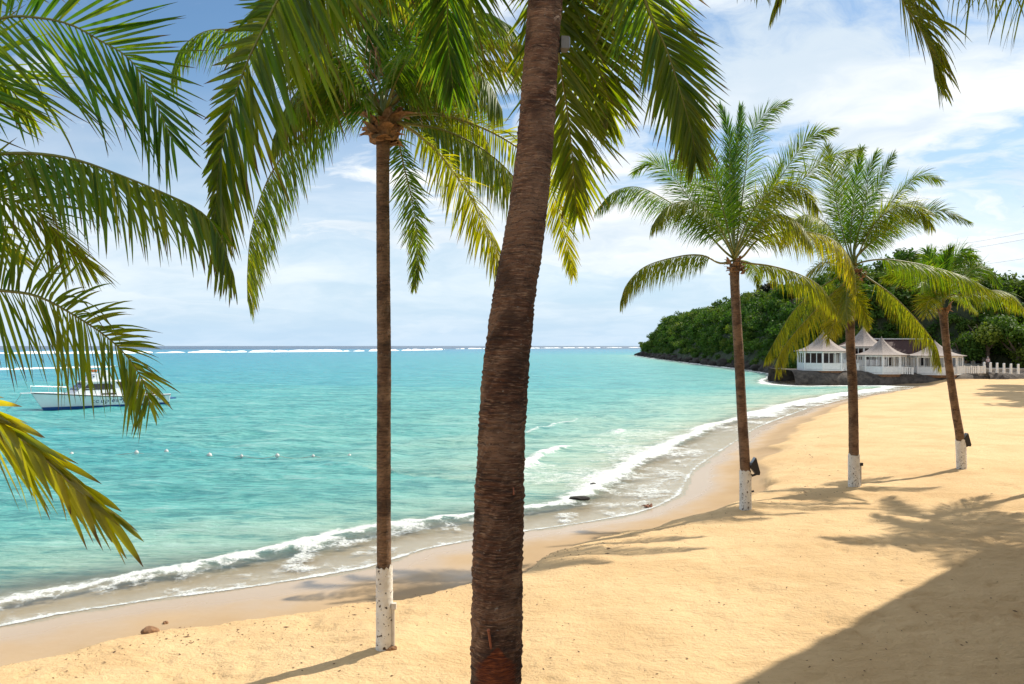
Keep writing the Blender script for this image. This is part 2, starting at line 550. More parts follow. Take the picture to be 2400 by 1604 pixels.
M = dict(
    leaf=m_leaf(), stalk=m_stalk(),
    trunk_near=m_trunk('palm_trunk_dark', (0.215, 0.085, 0.040), (0.60, 0.345, 0.20)),
    trunk=m_trunk('palm_trunk', (0.205, 0.105, 0.056), (0.42, 0.26, 0.145), 0.8),
    paint=m_paint(), sand=m_sand(), water=m_water(),
    fibre=plain('palm_fibre', (0.27, 0.145, 0.07), 0.9, 0.45, 20),
    rust=plain('rust_stain', (0.155, 0.042, 0.018), 0.8, 0.45, 26, bumps=0.6),
    rustmetal=plain('rusty_metal', (0.42, 0.13, 0.06), 0.7, 0.25, 30),
    black=plain('black_metal', (0.022, 0.020, 0.022), 0.5, 0.2, 8),
    grey=plain('grey_box', (0.17, 0.15, 0.125), 0.6, 0.2, 8),
    lens=m_glass('lamp_lens', (0.25, 0.27, 0.28)),
    pvc=plain('pale_conduit', (0.62, 0.57, 0.50), 0.5, 0.15, 6),
    white=plain('white_timber', (0.78, 0.78, 0.77), 0.55, 0.06, 4),
    shingle=m_shingle(),
    redroof=plain('red_brown_roof', (0.055, 0.022, 0.020), 0.8, 0.25, 3),
    darkroof=plain('dark_roof', (0.10, 0.085, 0.075), 0.8, 0.25, 3),
    wood=plain('brown_beam', (0.23, 0.115, 0.055), 0.8, 0.3, 5),
    plaster=plain('cream_plaster', (0.62, 0.57, 0.48), 0.8, 0.12, 1.5),
    concrete=plain('concrete', (0.32, 0.28, 0.24), 0.85, 0.3, 2.5, bumps=0.4),
    glass_dark=m_glass('dark_window', (0.016, 0.015, 0.018)),
    glass_blue=m_glass('blue_window', (0.02, 0.035, 0.12)),
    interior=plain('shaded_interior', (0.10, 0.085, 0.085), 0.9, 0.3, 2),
    gelcoat=plain('white_gelcoat', (0.80, 0.81, 0.82), 0.25, 0.04, 1.0, bumps=0.02),
    antifoul=plain('blue_bottom_paint', (0.015, 0.075, 0.26), 0.5, 0.15, 2),
    navy=plain('navy_paint', (0.02, 0.03, 0.14), 0.5, 0.1, 3),
    steel=plain('steel_rail', (0.62, 0.63, 0.64), 0.3, 0.06, 4, 0.7, 0.02),
    tan=plain('tan_canvas', (0.20, 0.125, 0.07), 0.9, 0.25, 4),
    orange=plain('orange_float', (0.45, 0.13, 0.03), 0.6, 0.2, 4),
    buoy=plain('white_float', (0.58, 0.57, 0.54), 0.5, 0.12, 6),
    rope=plain('rope', (0.35, 0.34, 0.30), 0.9, 0.2, 8),
    rock_dark=m_rock('dark_coral_rock', (0.022, 0.017, 0.014), (0.062, 0.050, 0.041)),
    rock_wall=m_rock('sea_wall_stone', (0.050, 0.040, 0.034), (0.15, 0.122, 0.100), 1.4),
    hill=m_rock('headland_soil', (0.020, 0.030, 0.011), (0.045, 0.055, 0.020), 0.6),
    forest=m_foliage('forest_leaves', (0.026, 0.066, 0.012), (0.085, 0.160, 0.024)),
    bright=m_foliage('bright_tree_leaves', (0.035, 0.085, 0.012), (0.105, 0.175, 0.025), (0.16, 0.20, 0.03)),
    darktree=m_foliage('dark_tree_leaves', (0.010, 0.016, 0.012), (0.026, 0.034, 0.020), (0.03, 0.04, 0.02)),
    bark=plain('tree_bark', (0.10, 0.075, 0.055), 0.9, 0.35, 5),
    clump=plain('damp_sand_clump', (0.26, 0.14, 0.07), 0.95, 0.3, 9, bumps=0.8),
    litter=plain('dry_leaf_litter', (0.13, 0.07, 0.035), 0.9, 0.45, 30),
    weed=plain('brown_seaweed', (0.20, 0.07, 0.025), 0.7, 0.4, 14, bumps=0.6),
    cable=plain('overhead_cable', (0.10, 0.10, 0.11), 0.6, 0.1, 2),
    skin=plain('skin', (0.25, 0.14, 0.09), 0.6, 0.1, 6),
    shirt=plain('pale_pink_shirt', (0.52, 0.40, 0.40), 0.9, 0.12, 8),
    shorts=plain('dark_trousers', (0.05, 0.045, 0.05), 0.9, 0.15, 8),
    hair=plain('grey_hair', (0.40, 0.38, 0.36), 0.8, 0.2, 14),
    door=plain('grey_door', (0.30, 0.30, 0.32), 0.6, 0.1, 3),
)


# ------------------------------------------------------------------ the coast line and the ground shape
def px0(px, py):
    d = CAM_H * F / (py - HORIZON)
    return ((px - 1200) / F * d, d)


SHORE = [(-2600, -1900), (-160, -95), (-60, -18), (-24, 4.5)] + [px0(*q) for q in (
    (0, 1471), (141, 1441), (281, 1420), (370, 1406), (469, 1394), (610, 1375), (750, 1352), (867, 1330),
    (1000, 1288), (1120, 1265), (1231, 1247), (1400, 1222), (1490, 1205), (1550, 1186), (1594, 1162), (1612, 1128),
    (1632, 1098), (1680, 1065), (1735, 1030), (1775, 1003), (1820, 985), (1900, 956), (1985, 935), (2060, 922))]
SHORE += [(52, 104), (56, 110.5), (53, 113.5), (41.5, 113.2), (40.5, 117), (43, 128), (49, 142), (54, 158), (57, 190), (59, 244), (64, 330), (74, 466),
          (92, 486), (140, 500), (420, 560), (3600, 900)]
SH = np.array(SHORE)
SEGL = np.hypot(*(SH[1:] - SH[:-1]).T)
CUM = np.concatenate([[0], np.cumsum(SEGL)])


def shore_sd(x, y):
    """signed distance to the coast line (land positive) and position along it"""
    x = np.asarray(x, float)
    y = np.asarray(y, float)
    shp = x.shape
    x, y = x.ravel(), y.ravel()
    best = np.full(x.shape, 1e18)
    uu = np.zeros_like(x)
    inside = np.zeros(x.shape, bool)
    poly = np.vstack([SH, [(3600, -3000), (-2600, -3000)]])
    for i in range(len(SH) - 1):
        a, b = SH[i], SH[i + 1]
        ab = b - a
        L2 = (ab ** 2).sum()
        t = np.clip(((x - a[0]) * ab[0] + (y - a[1]) * ab[1]) / L2, 0, 1)
        d2 = (x - a[0] - t * ab[0]) ** 2 + (y - a[1] - t * ab[1]) ** 2
        m = d2 < best
        best[m] = d2[m]
        uu[m] = CUM[i] + t[m] * SEGL[i]
    n = len(poly)
    for i in range(n):
        x1, y1 = poly[i]
        x2, y2 = poly[(i + 1) % n]
        if y1 == y2:
            continue
        c = ((y1 > y) != (y2 > y)) & (x < (x2 - x1) * (y - y1) / (y2 - y1) + x1)
        inside ^= c
    sd = np.sqrt(best) * np.where(inside, 1, -1)
    return sd.reshape(shp), uu.reshape(shp)


PROF_S = [-400, -60, -12, -5, -2.6, 0, 2.0, 2.95, 3.18, 4.4, 9, 16, 40, 110]
PROF_Z = [-14, -5, -1.5, -0.50, -0.17, 0.0, 0.13, 0.20, 0.66, 0.82, 0.95, 1.05, 1.2, 1.6]
MOUNDS = []


def ground_z(x, y, detail=True):
    x = np.asarray(x, float)
    y = np.asarray(y, float)
    s, u = shore_sd(x, y)
    cusp = (fbm(x * 0.33, y * 0.33, 5, 3) - 0.5) * 1.5 * sstep(s, 0.8, 2.6)
    shift = 1.15 * (1 - sstep(u - CUM[4], 7, 19)) - 0.25 * sstep(u - CUM[4], 24, 32)
    se = s + cusp - shift * sstep(s, 0.2, 3.0)
    z = np.interp(se, PROF_S, PROF_Z)
    soft = np.interp(se, [-400, -60, -12, -5, -2.6, 0, 2.0, 3.8, 5.5, 9, 16, 40, 110], [-14, -5, -1.5, -0.50, -0.17, 0.0, 0.15, 0.62, 0.84, 0.95, 1.05, 1.2, 1.6])
    ks = sstep(u - CUM[4], 20, 27)
    z = z * (1 - ks) + soft * ks
    land = sstep(se, 2.4, 4.2)
    z = z + (fbm(x * 0.16, y * 0.16, 11, 3) - 0.5) * 0.22 * land
    for mx, my, mh, mr in MOUNDS:
        z = z + mh * np.exp(-((x - mx) ** 2 + (y - my) ** 2) / (mr * mr))
    if detail:
        near = np.clip(1.4 - y / 60.0, 0.0, 1.0)
        z = z + (fbm(x * 1.5, y * 1.5, 21, 3) - 0.5) * 0.070 * land * near
        z = z + (fbm(x * 5.2, y * 5.2, 31, 2) - 0.5) * 0.020 * land * near
        # footprints
        d1 = sstep(vnoise(x * 2.7 + 5.5, y * 2.7, 41), 0.70, 0.88) + 0.6 * sstep(vnoise(x * 5.1 - 2.5, y * 5.1, 43), 0.72, 0.88)
        z = z - d1 * 0.042 * land * near * (0.35 + 0.65 * sstep(fbm(x * 0.35, y * 0.35, 47, 2), 0.35, 0.6))
    return z, s, u, se


def gz(x, y):
    z = ground_z(np.array([x]), np.array([y]), False)[0]
    return float(z[0])


def hit(px, py):
    """where the sight line through photograph pixel px, py meets the sand"""
    z = 0.9
    for _ in range(12):
        d = (CAM_H - z) * F / (py - HORIZON)
        x = (px - 1200) / F * d
        z = gz(x, d)
    return Vector((x, d, z))


def grid_faces(nr, nc):
    i = np.arange(nr - 1)[:, None] * nc + np.arange(nc - 1)[None, :]
    i = i.ravel()
    return np.stack([i, i + 1, i + nc + 1, i + nc], 1)


PALM_BASES = {'M': hit(900, 1517), 'A': hit(1748, 1191), 'B': hit(2002, 1138), 'C': hit(2254, 1097)}
for k, (mh, mr) in {'M': (0.16, 1.1), 'A': (0.14, 1.0), 'B': (0.12, 1.0), 'C': (0.10, 1.0)}.items():
    b = PALM_BASES[k]
    MOUNDS.append((b.x, b.y, mh, mr))
PALM_BASES = {'M': hit(900, 1519), 'A': hit(1748, 1191), 'B': hit(2002, 1138), 'C': hit(2254, 1097)}

# beach sheet: rows get wider with distance
rows = np.concatenate([[-900, -300, -90, -40, -18, -6, 0, 3], np.geomspace(5.5, 132, 470)])
cols = np.concatenate([[-40, -8, -3], np.linspace(-1.15, 1.25, 470), [1.6, 2.2, 4, 12, 40]])
Dg, Rg = np.meshgrid(rows, cols, indexing='ij')
spread = np.where(Dg >= 5.5, Dg, 5.5 + (5.5 - Dg) * 0.4)
Xg = Rg * spread
Zg, _, Ug, Sg = ground_z(Xg, Dg)
V = np.stack([Xg, Dg, Zg], -1).reshape(-1, 3)
link('sand', mesh_np(V, grid_faces(*Dg.shape), {'shore': Sg}, True), M['sand'], kind='structure')

# ------------------------------------------------------------------ the sea
rows = np.concatenate([np.geomspace(9, 160, 560), np.geomspace(165, 900, 90)[0:], np.geomspace(960, 42000, 26)])
cols = np.concatenate([[-9, -4, -2.2], np.linspace(-1.25, 1.0, 640), [1.4, 2.2, 4]])
Dw, Rw = np.meshgrid(rows, cols, indexing='ij')
Xw = Rw * Dw
s, u = shore_sd(Xw, Dw)
off = -s
gzv = ground_z(Xw, Dw, False)[0]
# swell trains running in to the beach
ph = off + (fbm(Xw * 0.05, Dw * 0.05, 61, 3) - 0.5) * 16
amp = sstep(off, 3, 14) * np.clip(60.0 / np.maximum(Dw, 60), 0.15, 1)
zw = 0.075 * amp * np.sin(ph * 2 * np.pi / 6.3)
zw += 0.10 * amp * (fbm(Xw * 0.42, Dw * 0.75, 67, 3) - 0.5) * 2
zw += 0.050 * amp * (fbm(Xw * 1.3, Dw * 2.2, 71, 2) - 0.5) * 2 * (Dw < 90)
foam = np.zeros_like(zw)
# shore break and surf lines: offshore distance, wander, strength, width, seed
un = u - CUM[4]
k_right = sstep(un, 16, 24) * (1 - sstep(un, 42, 60))            # wide surf right of the near palm
c1 = 1.5 + 1.3 * sstep(un, 0, 8) + (fbm(u * 0.16, u * 0 + 3.3, 81, 3) - 0.5) * 1.5 + 0.2 * k_right
e = off - c1
rip = (fbm(Xw * 2.4, Dw * 2.4, 82, 3) - 0.5) * 0.55
e = e + rip
wid = 0.36 + 0.30 * k_right + 0.35 * fbm(u * 0.5, u * 0, 83, 2) - 0.10
b1 = np.where(e < 0, np.exp(-(e / 0.20) ** 2), np.exp(-(e / np.maximum(wid, 0.3)) ** 2))
foam += (0.55 + 0.35 * fbm(u * 0.6, u * 0 + 4, 97, 2)) * (1 - 0.32 * k_right) * b1
zw += 0.09 * np.where(e < 0, np.exp(-(e / 0.45) ** 2), np.exp(-(e / 0.8) ** 2)) * (0.6 + 0.8 * fbm(u * 0.7, u * 0 + 9, 84, 2))
tr = np.where(e > 0, np.exp(-e / (1.2 + 1.6 * k_right)), 0)
foam += (0.20 + 0.03 * k_right) * tr
surfz = k_right * sstep(off, -0.1, 0.8) * (1 - sstep(off, 7.5, 13))
foam += surfz * (0.10 + 0.20 * sstep(fbm(Xw * 0.35, Dw * 0.35, 96, 4), 0.42, 0.66))
c2 = c1 + 4.6 + (fbm(u * 0.13, u * 0 + 7.3, 85, 3) - 0.5) * 3.5
e2 = off - c2 + (fbm(Xw * 1.2, Dw * 1.2, 86, 3) - 0.5) * 1.0
st = np.clip(0.25 + 0.9 * k_right, 0, 1) * sstep(fbm(u * 0.22, u * 0 + 1.3, 87, 2), 0.32, 0.62)
b2 = np.where(e2 < 0, np.exp(-(e2 / 0.35) ** 2), np.exp(-(e2 / 0.62) ** 2))
foam += 0.58 * st * b2
zw += 0.16 * st * b2
c3 = c1 + 10.0 + (fbm(u * 0.10, u * 0 + 5.3, 88, 3) - 0.5) * 5
e3 = off - c3 + (fbm(Xw * 0.9, Dw * 0.9, 89, 3) - 0.5) * 1.4
st3 = np.clip(0.1 + 0.75 * k_right, 0, 1) * sstep(fbm(u * 0.16, u * 0 + 2.3, 90, 2), 0.42, 0.68)
b3 = np.where(e3 < 0, np.exp(-(e3 / 0.35) ** 2), np.exp(-(e3 / 0.45) ** 2))
foam += 0.62 * st3 * b3
zw += 0.14 * st3 * b3
# far end of the beach: lines of wash
k_far = sstep(un, 50, 62) * (1 - sstep(un, 135, 150))
foam += k_far * 0.42 * np.exp(-((off - 1.6 - 2.2 * fbm(u * 0.2, u * 0, 91, 2)) / 1.3) ** 2)
foam += k_far * 0.22 * np.exp(-((off - 5.5 - 3 * fbm(u * 0.2, u * 0, 92, 2)) / 1.2) ** 2)
# thin foam flecks in the run-up and along its edge
run = sstep(off, -0.2, 0.15) * (1 - sstep(off, c1 - 0.3, c1))
foam += run * (1 - 0.5 * k_right) * (0.22 + 0.28 * sstep(fbm(Xw * 1.1, Dw * 1.1, 93, 3), 0.45, 0.75))
foam += 0.42 * np.exp(-((off - 0.10) / 0.09) ** 2)
# wash on the headland rocks
k_head = sstep(un, 165, 185) * (1 - sstep(un, 640, 700))
foam += k_head * np.exp(-np.clip(off, 0, None) / 3.0) * (0.15 + 0.75 * sstep(fbm(u * 0.06, off * 0.1, 94, 3), 0.45, 0.7))
# run-up film lies on the sand
film = gzv + 0.012
zw = np.where(off < c1, np.maximum(np.where(off > 0.1, zw * sstep(off, 0.2, 1.6), -1), film), zw)
dep = np.clip(zw - gzv, 0, 3)
V = np.stack([Xw, Dw, zw], -1).reshape(-1, 3)
Fq = grid_faces(*Dw.shape)
lim = (-s > -0.35 + 0.5 * (fbm(u * 0.8, u * 0 + 1, 95, 3) - 0.2)).ravel()
keep = lim[Fq].all(1)
Fq = Fq[keep]
used = np.unique(Fq)
remap = np.full(len(V), -1)
remap[used] = np.arange(len(used))
link('sea', mesh_np(V[used], remap[Fq], {'offshore': (off / (1 + 1.3 * sstep(un, 14, 26) * (1 - sstep(un, 90, 130)))).ravel()[used], 'foam': np.clip(foam, 0, 1.3).ravel()[used], 'depth': dep.ravel()[used]}, True),
     M['water'], kind='structure')

def foam_ridge(name, pts, width, height, seed, **props):
    """a line of breaking white water: a long uneven mound"""
    P = np.array(pts, float)
    L = np.concatenate([[0], np.cumsum(np.hypot(*(P[1:] - P[:-1]).T))])
    n = 500
    tt = np.linspace(0, L[-1], n)
    cx, cy = np.interp(tt, L, P[:, 0]), np.interp(tt, L, P[:, 1])
    k = 9
    prof = np.linspace(-1, 1, k)
    Vv = np.zeros((n, k, 3))
    step = 14.0 / L[-1] * n
    a = sstep(fbm(np.arange(n) * 0.035 * 500 / n * 3, np.zeros(n), seed, 4), 0.30, 0.56)
    for j, q in enumerate(prof):
        jit = fbm(tt * 0.12, np.full(n, q * 3), seed + 3, 3)
        Vv[:, j, 0] = cx
        Vv[:, j, 1] = cy + q * width * (0.35 + 0.65 * a) * (0.6 + 0.8 * jit)
        Vv[:, j, 2] = -0.5 + (0.5 + height * a * (0.45 + 0.9 * jit)) * (1 - abs(q) ** 2.2)
    return link(name, mesh_np(Vv.reshape(-1, 3), grid_faces(n, k), None, True), M['foamw'], kind='stuff', **props)


M['foamw'] = plain('white_water', (0.84, 0.86, 0.86), 0.8, 0.08, 0.4, bumps=0.6)


def lineat(q, z=0.0):
    out = []
    for px, py in q:
        d = (CAM_H - z) * F / (py - HORIZON)
        out.append(((px - 1200) / F * d, d))
    return out


foam_ridge('breaking_waves', lineat([(-300, 830), (30, 829), (300, 828.5), (420, 827), (700, 825), (900, 823), (1040, 820.5)]), 30, 1.9, 101,
           label='long white line of surf breaking on the reef near the horizon', category='surf')
foam_ridge('breaking_waves', lineat([(1040, 818.6), (1200, 817.2), (1400, 815.6), (1500, 815.2)]), 40, 1.5, 107,
           label='faint far surf line right of the near trunk', category='surf')
foam_ridge('breaking_waves', lineat([(-120, 869), (60, 866), (160, 863), (270, 861)]), 2.6, 0.45, 113,
           label='low wash breaking over the dark reef behind the boat', category='surf')

# ------------------------------------------------------------------ headland
def hill_z(x, y):
    s, u = shore_sd(x, y)
    fr = sstep(np.asarray(y, float) - 9.0 * (1 - sstep(np.asarray(x, float), 66, 76)), 116, 136)
    tipf = 1 - 0.45 * sstep(np.asarray(y, float), 430, 474)
    z = (0.3 + 2.0 * sstep(s, 0, 2.5) + 14.5 * sstep(s, 0.0, 15) * tipf + 4.0 * sstep(s, 25, 70)) * fr
    z = z * (1 - 0.30 * sstep(np.asarray(x, float), 72, 92) * (1 - sstep(np.asarray(y, float), 165, 220)))
    z = z + (fbm(np.asarray(x) * 0.06, np.asarray(y) * 0.06, 121, 4) - 0.5) * 4.0 * sstep(s, 3, 15) * fr
    z = z + (fbm(np.asarray(x) * 0.5, np.asarray(y) * 0.5, 127, 3) - 0.5) * 1.8 * sstep(s, -1, 1) * fr
    return np.where(s < 0, np.maximum(-1.5, s * 1.2), z), s


xs = np.concatenate([np.linspace(34, 120, 130), np.geomspace(124, 900, 26)])
ys = np.concatenate([np.linspace(112, 300, 150), np.geomspace(303, 760, 60)])
Yh, Xh = np.meshgrid(ys, xs, indexing='ij')
Zh, Sh_ = hill_z(Xh, Yh)
Zh = np.where(Yh < 116, Zh - 2.0, Zh)
link('headland', mesh_np(np.stack([Xh, Yh, Zh], -1).reshape(-1, 3), grid_faces(*Yh.shape), None, True), M['hill'], kind='structure')


def rock_mesh(seed, sub=2):
    import bmesh
    bm = bmesh.new()
    bmesh.ops.create_icosphere(bm, subdivisions=sub, radius=1.0)
    r = np.random.default_rng(seed)
    o = r.uniform(0, 50, 3)
    for v in bm.verts:
        c = v.co
        n = float(fbm(np.array([c.x * 1.3 + o[0] + c.z]), np.array([c.y * 1.3 + o[1] - c.z * 0.7]), seed, 3)[0])
        v.co = c * (0.62 + 0.75 * n)
    me = bpy.data.meshes.new('rock')
    bm.to_mesh(me)
    bm.free()
    return me


# black rocks lining the foot of the headland
Vs, Fs = [], []
tmpl = []
for k in range(5):
    me = rock_mesh(200 + k)
    tmpl.append((np.array([v.co[:] for v in me.vertices]), np.array([p.vertices[:] for p in me.polygons])))
    bpy.data.meshes.remove(me)
nb = 0
i0 = next(i for i, q in enumerate(SHORE) if q == (40.5, 117))
ulo, uhi = CUM[i0], CUM[i0 + 9]
for k in range(300):
    uu_ = ulo + 10 + (uhi - ulo - 10) * random.random() ** 1.5
    x, y = np.interp(uu_, CUM, SH[:, 0]), np.interp(uu_, CUM, SH[:, 1])
    v, f = tmpl[k % 5]
    sc = random.uniform(0.4, 1.1) * (1 + y / 700)
    th = random.uniform(0, 6.28)
    c_, s_ = math.cos(th), math.sin(th)
    q = v * np.array([sc * 1.2, sc, sc * random.uniform(0.6, 1.1)])
    q = np.stack([q[:, 0] * c_ - q[:, 1] * s_, q[:, 0] * s_ + q[:, 1] * c_, q[:, 2]], 1)
    q += np.array([x + random.uniform(-1.0, 2.2), y + random.uniform(-1, 1), random.uniform(-0.5, 0.9)])
    Vs.append(q)
    Fs.append(f + nb)
    nb += len(v)
link('shore_rocks', mesh_np(np.vstack(Vs), np.vstack(Fs)), M['rock_dark'], kind='stuff',
     label='black coral rocks lining the foot of the wooded headland', category='rocks')


def crown_np(seed, nleaf, lobes=8, flat=0.75, leaf=0.16, spread=0.62):
    """unit tree crown of leaf quads in lobes: returns verts (n*4,3), rnd, clump"""
    r = np.random.default_rng(seed)
    cen = r.normal(size=(lobes, 3))
    cen /= np.linalg.norm(cen, axis=1)[:, None]
    cen *= r.uniform(0.25, spread, (lobes, 1))
    cen[:, 2] *= flat
    rad = r.uniform(0.26, 0.48, lobes)
    which = r.integers(0, lobes, nleaf)
    d = r.normal(size=(nleaf, 3))
    d /= np.linalg.norm(d, axis=1)[:, None]
    rr = rad[which] * r.uniform(0.55, 1.08, nleaf)
    p = cen[which] + d * rr[:, None] * np.array([1, 1, flat])
    nrm = d + r.normal(size=(nleaf, 3)) * 0.6 + np.array([0, 0, 0.35])
    nrm /= np.linalg.norm(nrm, axis=1)[:, None]
    t = np.cross(nrm, r.normal(size=(nleaf, 3)))
    t /= np.linalg.norm(t, axis=1)[:, None]
    b = np.cross(nrm, t)
    sz = leaf * r.uniform(0.5, 1.15, nleaf)[:, None]
    q = np.stack([p - t * sz, p - b * sz * 0.55 + t * sz * 0.1, p + t * sz, p + b * sz * 0.55 + t * sz * 0.1], 1)
    rnd = np.repeat(r.uniform(0, 1, nleaf), 4)
    cl = np.repeat(r.uniform(0, 1, lobes)[which], 4)
    return q.reshape(-1, 3), rnd, cl


# the wood on the headland, one mass of crowns
r = np.random.default_rng(33)
cand = []
gx = np.arange(36, 190, 3.9)
gy = np.concatenate([np.arange(118.5, 300, 3.9), np.arange(300, 520, 4.8)])
cx, cy = np.meshgrid(gx, gy)
cx = (cx + r.uniform(-2, 2, cx.shape)).ravel()
cy = (cy + r.uniform(-2, 2, cy.shape)).ravel()
hz, hs = hill_z(cx, cy)
ok = (hs > 1.2) & (hs < 62) & (cy < 500)
ok &= ~((cx > 36) & (cx < 75) & (cy < 135.5))          # the restaurant stands here
ok &= (cx / cy < 0.80)
cx, cy, hz, hs = cx[ok], cy[ok], hz[ok], hs[ok]
Vs, Rn, Cl = [], [], []
tm = [crown_np(300 + k, 360, 9, 0.72, 0.115) for k in range(6)]
for k in range(len(cx)):
    v, rn, cl = tm[k % 6]
    sc = r.uniform(2.9, 4.9) * (0.72 if hs[k] < 4 else 1.0)
    th = r.uniform(0, 6.28)
    c_, s_ = math.cos(th), math.sin(th)
    hgt = r.uniform(0.8, 4.0)
    q = np.stack([(v[:, 0] * c_ - v[:, 1] * s_) * sc, (v[:, 0] * s_ + v[:, 1] * c_) * sc, v[:, 2] * sc * r.uniform(0.75, 1.05)], 1)
    q += np.array([cx[k], cy[k], hz[k] + hgt + (0.2 if hs[k] < 6 else 0)])
    Vs.append(q)
    Rn.append(np.clip(rn * 0.6 + r.uniform(0, 0.4), 0, 1))
    Cl.append(np.clip(cl * 0.55 + r.uniform(0, 0.5) ** 1.3, 0, 1))
def crown_at(x, y, z, sc, k):
    v, rn, cl = tm[k % 6]
    th = r.uniform(0, 6.28)
    c_, s_ = math.cos(th), math.sin(th)
    q = np.stack([(v[:, 0] * c_ - v[:, 1] * s_) * sc, (v[:, 0] * s_ + v[:, 1] * c_) * sc, v[:, 2] * sc * r.uniform(0.75, 1.05)], 1)
    Vs.append(q + np.array([x, y, z]))
    Rn.append(np.clip(rn * 0.6 + r.uniform(0, 0.4), 0, 1))
    Cl.append(np.clip(cl * 0.55 + r.uniform(0, 0.5) ** 1.3, 0, 1))


for k in range(420):                      # low scrub along the shore of the headland
    uu_ = ulo + 8 + (uhi - ulo - 8) * r.random() ** 1.35
    bx_, by_ = np.interp(uu_, CUM, SH[:, 0]) + r.uniform(0.8, 9), np.interp(uu_, CUM, SH[:, 1])
    if by_ < 134:
        continue
    crown_at(bx_, by_, float(hill_z(np.array([bx_]), np.array([by_]))[0][0]) + 0.5, r.uniform(1.4, 2.6), k)
for k in range(210):
    bx_, by_ = r.uniform(43, 80), r.uniform(135.5, 156)
    if shore_sd(np.array([bx_]), np.array([by_]))[0][0] < 2:
        continue
    crown_at(bx_, by_, float(hill_z(np.array([bx_]), np.array([by_]))[0][0]) + 0.8, r.uniform(2.0, 3.6), k)
for k in range(420):
    bx_, by_ = r.uniform(50, 82), r.uniform(122, 137.5)
    zz_ = float(hill_z(np.array([bx_]), np.array([by_]))[0][0])
    if zz_ < (5.2 if bx_ < 73 else 2.0):
        continue
    crown_at(bx_, by_ + 0.4, zz_ + 0.3, r.uniform(1.5, 2.4), k)
for k in range(260):                      # the steep bank behind the restaurant and the bollards
    bx_, by_ = r.uniform(62, 112), r.uniform(121, 152)
    if bx_ < 75 and by_ < 136:
        continue
    crown_at(bx_, by_, float(hill_z(np.array([bx_]), np.array([by_]))[0][0]) + 0.6, r.uniform(1.9, 3.4), k)
V = np.vstack(Vs)
link('wood', mesh_np(V, np.arange(len(V)).reshape(-1, 4), {'rnd': np.concatenate(Rn), 'clump': np.concatenate(Cl)}), M['forest'], kind='stuff',
     label='dense green wood covering the headland', category='wood')


def tree(name, label, base, height, radius, mat, seed, nleaf=1500, lobes=11, flat=0.8, leaf=0.10, group=None):
    t = empty(name, base, 0, label=label, category='tree')
    if group:
        t['group'] = group
    rr = random.Random(seed)
    mb = MB()
    hc = height - radius * flat * 0.9
    mb.tube([(0, 0, -0.6), (rr.uniform(-.3, .3), rr.uniform(-.3, .3), hc * 0.5), (rr.uniform(-.4, .4), rr.uniform(-.4, .4), hc)], [radius * 0.09, radius * 0.065, radius * 0.04], 8)
    for k in range(5):
        a = k * 1.26 + rr.uniform(-.3, .3)
        mb.tube([(0, 0, hc * 0.62), (math.cos(a) * radius * .35, math.sin(a) * radius * .35, hc * .9), (math.cos(a) * radius * .62, math.sin(a) * radius * .62, hc + radius * .2)],
                [radius * 0.045, radius * 0.03, radius * 0.012], 6)
    mb.build('trunk', M['bark'], t)
    v, rn, cl = crown_np(seed, nleaf, lobes, flat, leaf)
    v = v * radius + np.array([0, 0, hc])
    link('crown', mesh_np(v, np.arange(len(v)).reshape(-1, 4), {'rnd': rn, 'clump': cl}), mat, t, kind='stuff')
    return t


def tree_at(name, label, px, py_top, d, radius, mat, seed, **kw):
    x = (px - 1200) / F * d
    z0 = float(hill_z(np.array([x]), np.array([d]))[0][0])
    ztop = CAM_H - (py_top - HORIZON) / F * d
    return tree(name, label, (x, d, z0), max(3.0, ztop - z0), radius, mat, seed, **kw)


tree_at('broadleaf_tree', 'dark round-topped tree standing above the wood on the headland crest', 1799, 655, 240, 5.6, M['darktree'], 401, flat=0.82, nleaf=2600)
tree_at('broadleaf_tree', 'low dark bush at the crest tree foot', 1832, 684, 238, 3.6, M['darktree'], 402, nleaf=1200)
tree_at('broadleaf_tree', 'feathery pale tree rising behind the rightmost beach palm', 2196, 590, 150, 2.7, M['bright'], 403, nleaf=900, flat=1.25, leaf=0.09)
tree_at('broadleaf_tree', 'bright green tree above the white bollards, leftmost of the bright ones', 2318, 724, 121, 4.6, M['bright'], 404, nleaf=5200, leaf=0.062)
tree_at('broadleaf_tree', 'large bright green tree at the right edge above the sea wall', 2392, 752, 118.5, 4.8, M['bright'], 405, nleaf=5200, leaf=0.062)
tree_at('broadleaf_tree', 'sunlit tree high on the hill at the right edge', 2385, 668, 139, 4.6, M['bright'], 406, nleaf=3600, leaf=0.07)
tree_at('broadleaf_tree', 'shaded tree right behind the restaurant fence gap', 2258, 770, 124, 4.4, M['forest'], 407, nleaf=4600, leaf=0.065)
tree_at('broadleaf_tree', 'sunlit tree on the ridge between the two middle beach palms', 2050, 650, 178, 4.4, M['bright'], 408)
tree_at('broadleaf_tree', 'yellow-green low tree beside the slim trunk on the headland', 1752, 700, 236, 4.2, M['bright'], 409)

for k, (tx, ty) in enumerate(((64, 84), (61, 77), (69, 92), (74, 100), (59, 71.5))):
    tree('broadleaf_tree', ['tall shade tree outside the right edge, above the far sand', 'tall shade tree outside the right edge, nearest the camera',
                            'tall shade tree outside the right edge, second from the sea wall', 'tall shade tree outside the right edge, beside the sea wall', 'smaller shade tree outside the right edge, lowest on the sand'][k],
         (tx, ty, gz(tx, ty)), 24.0, 6.0, M['forest'], 430 + k, nleaf=2600)

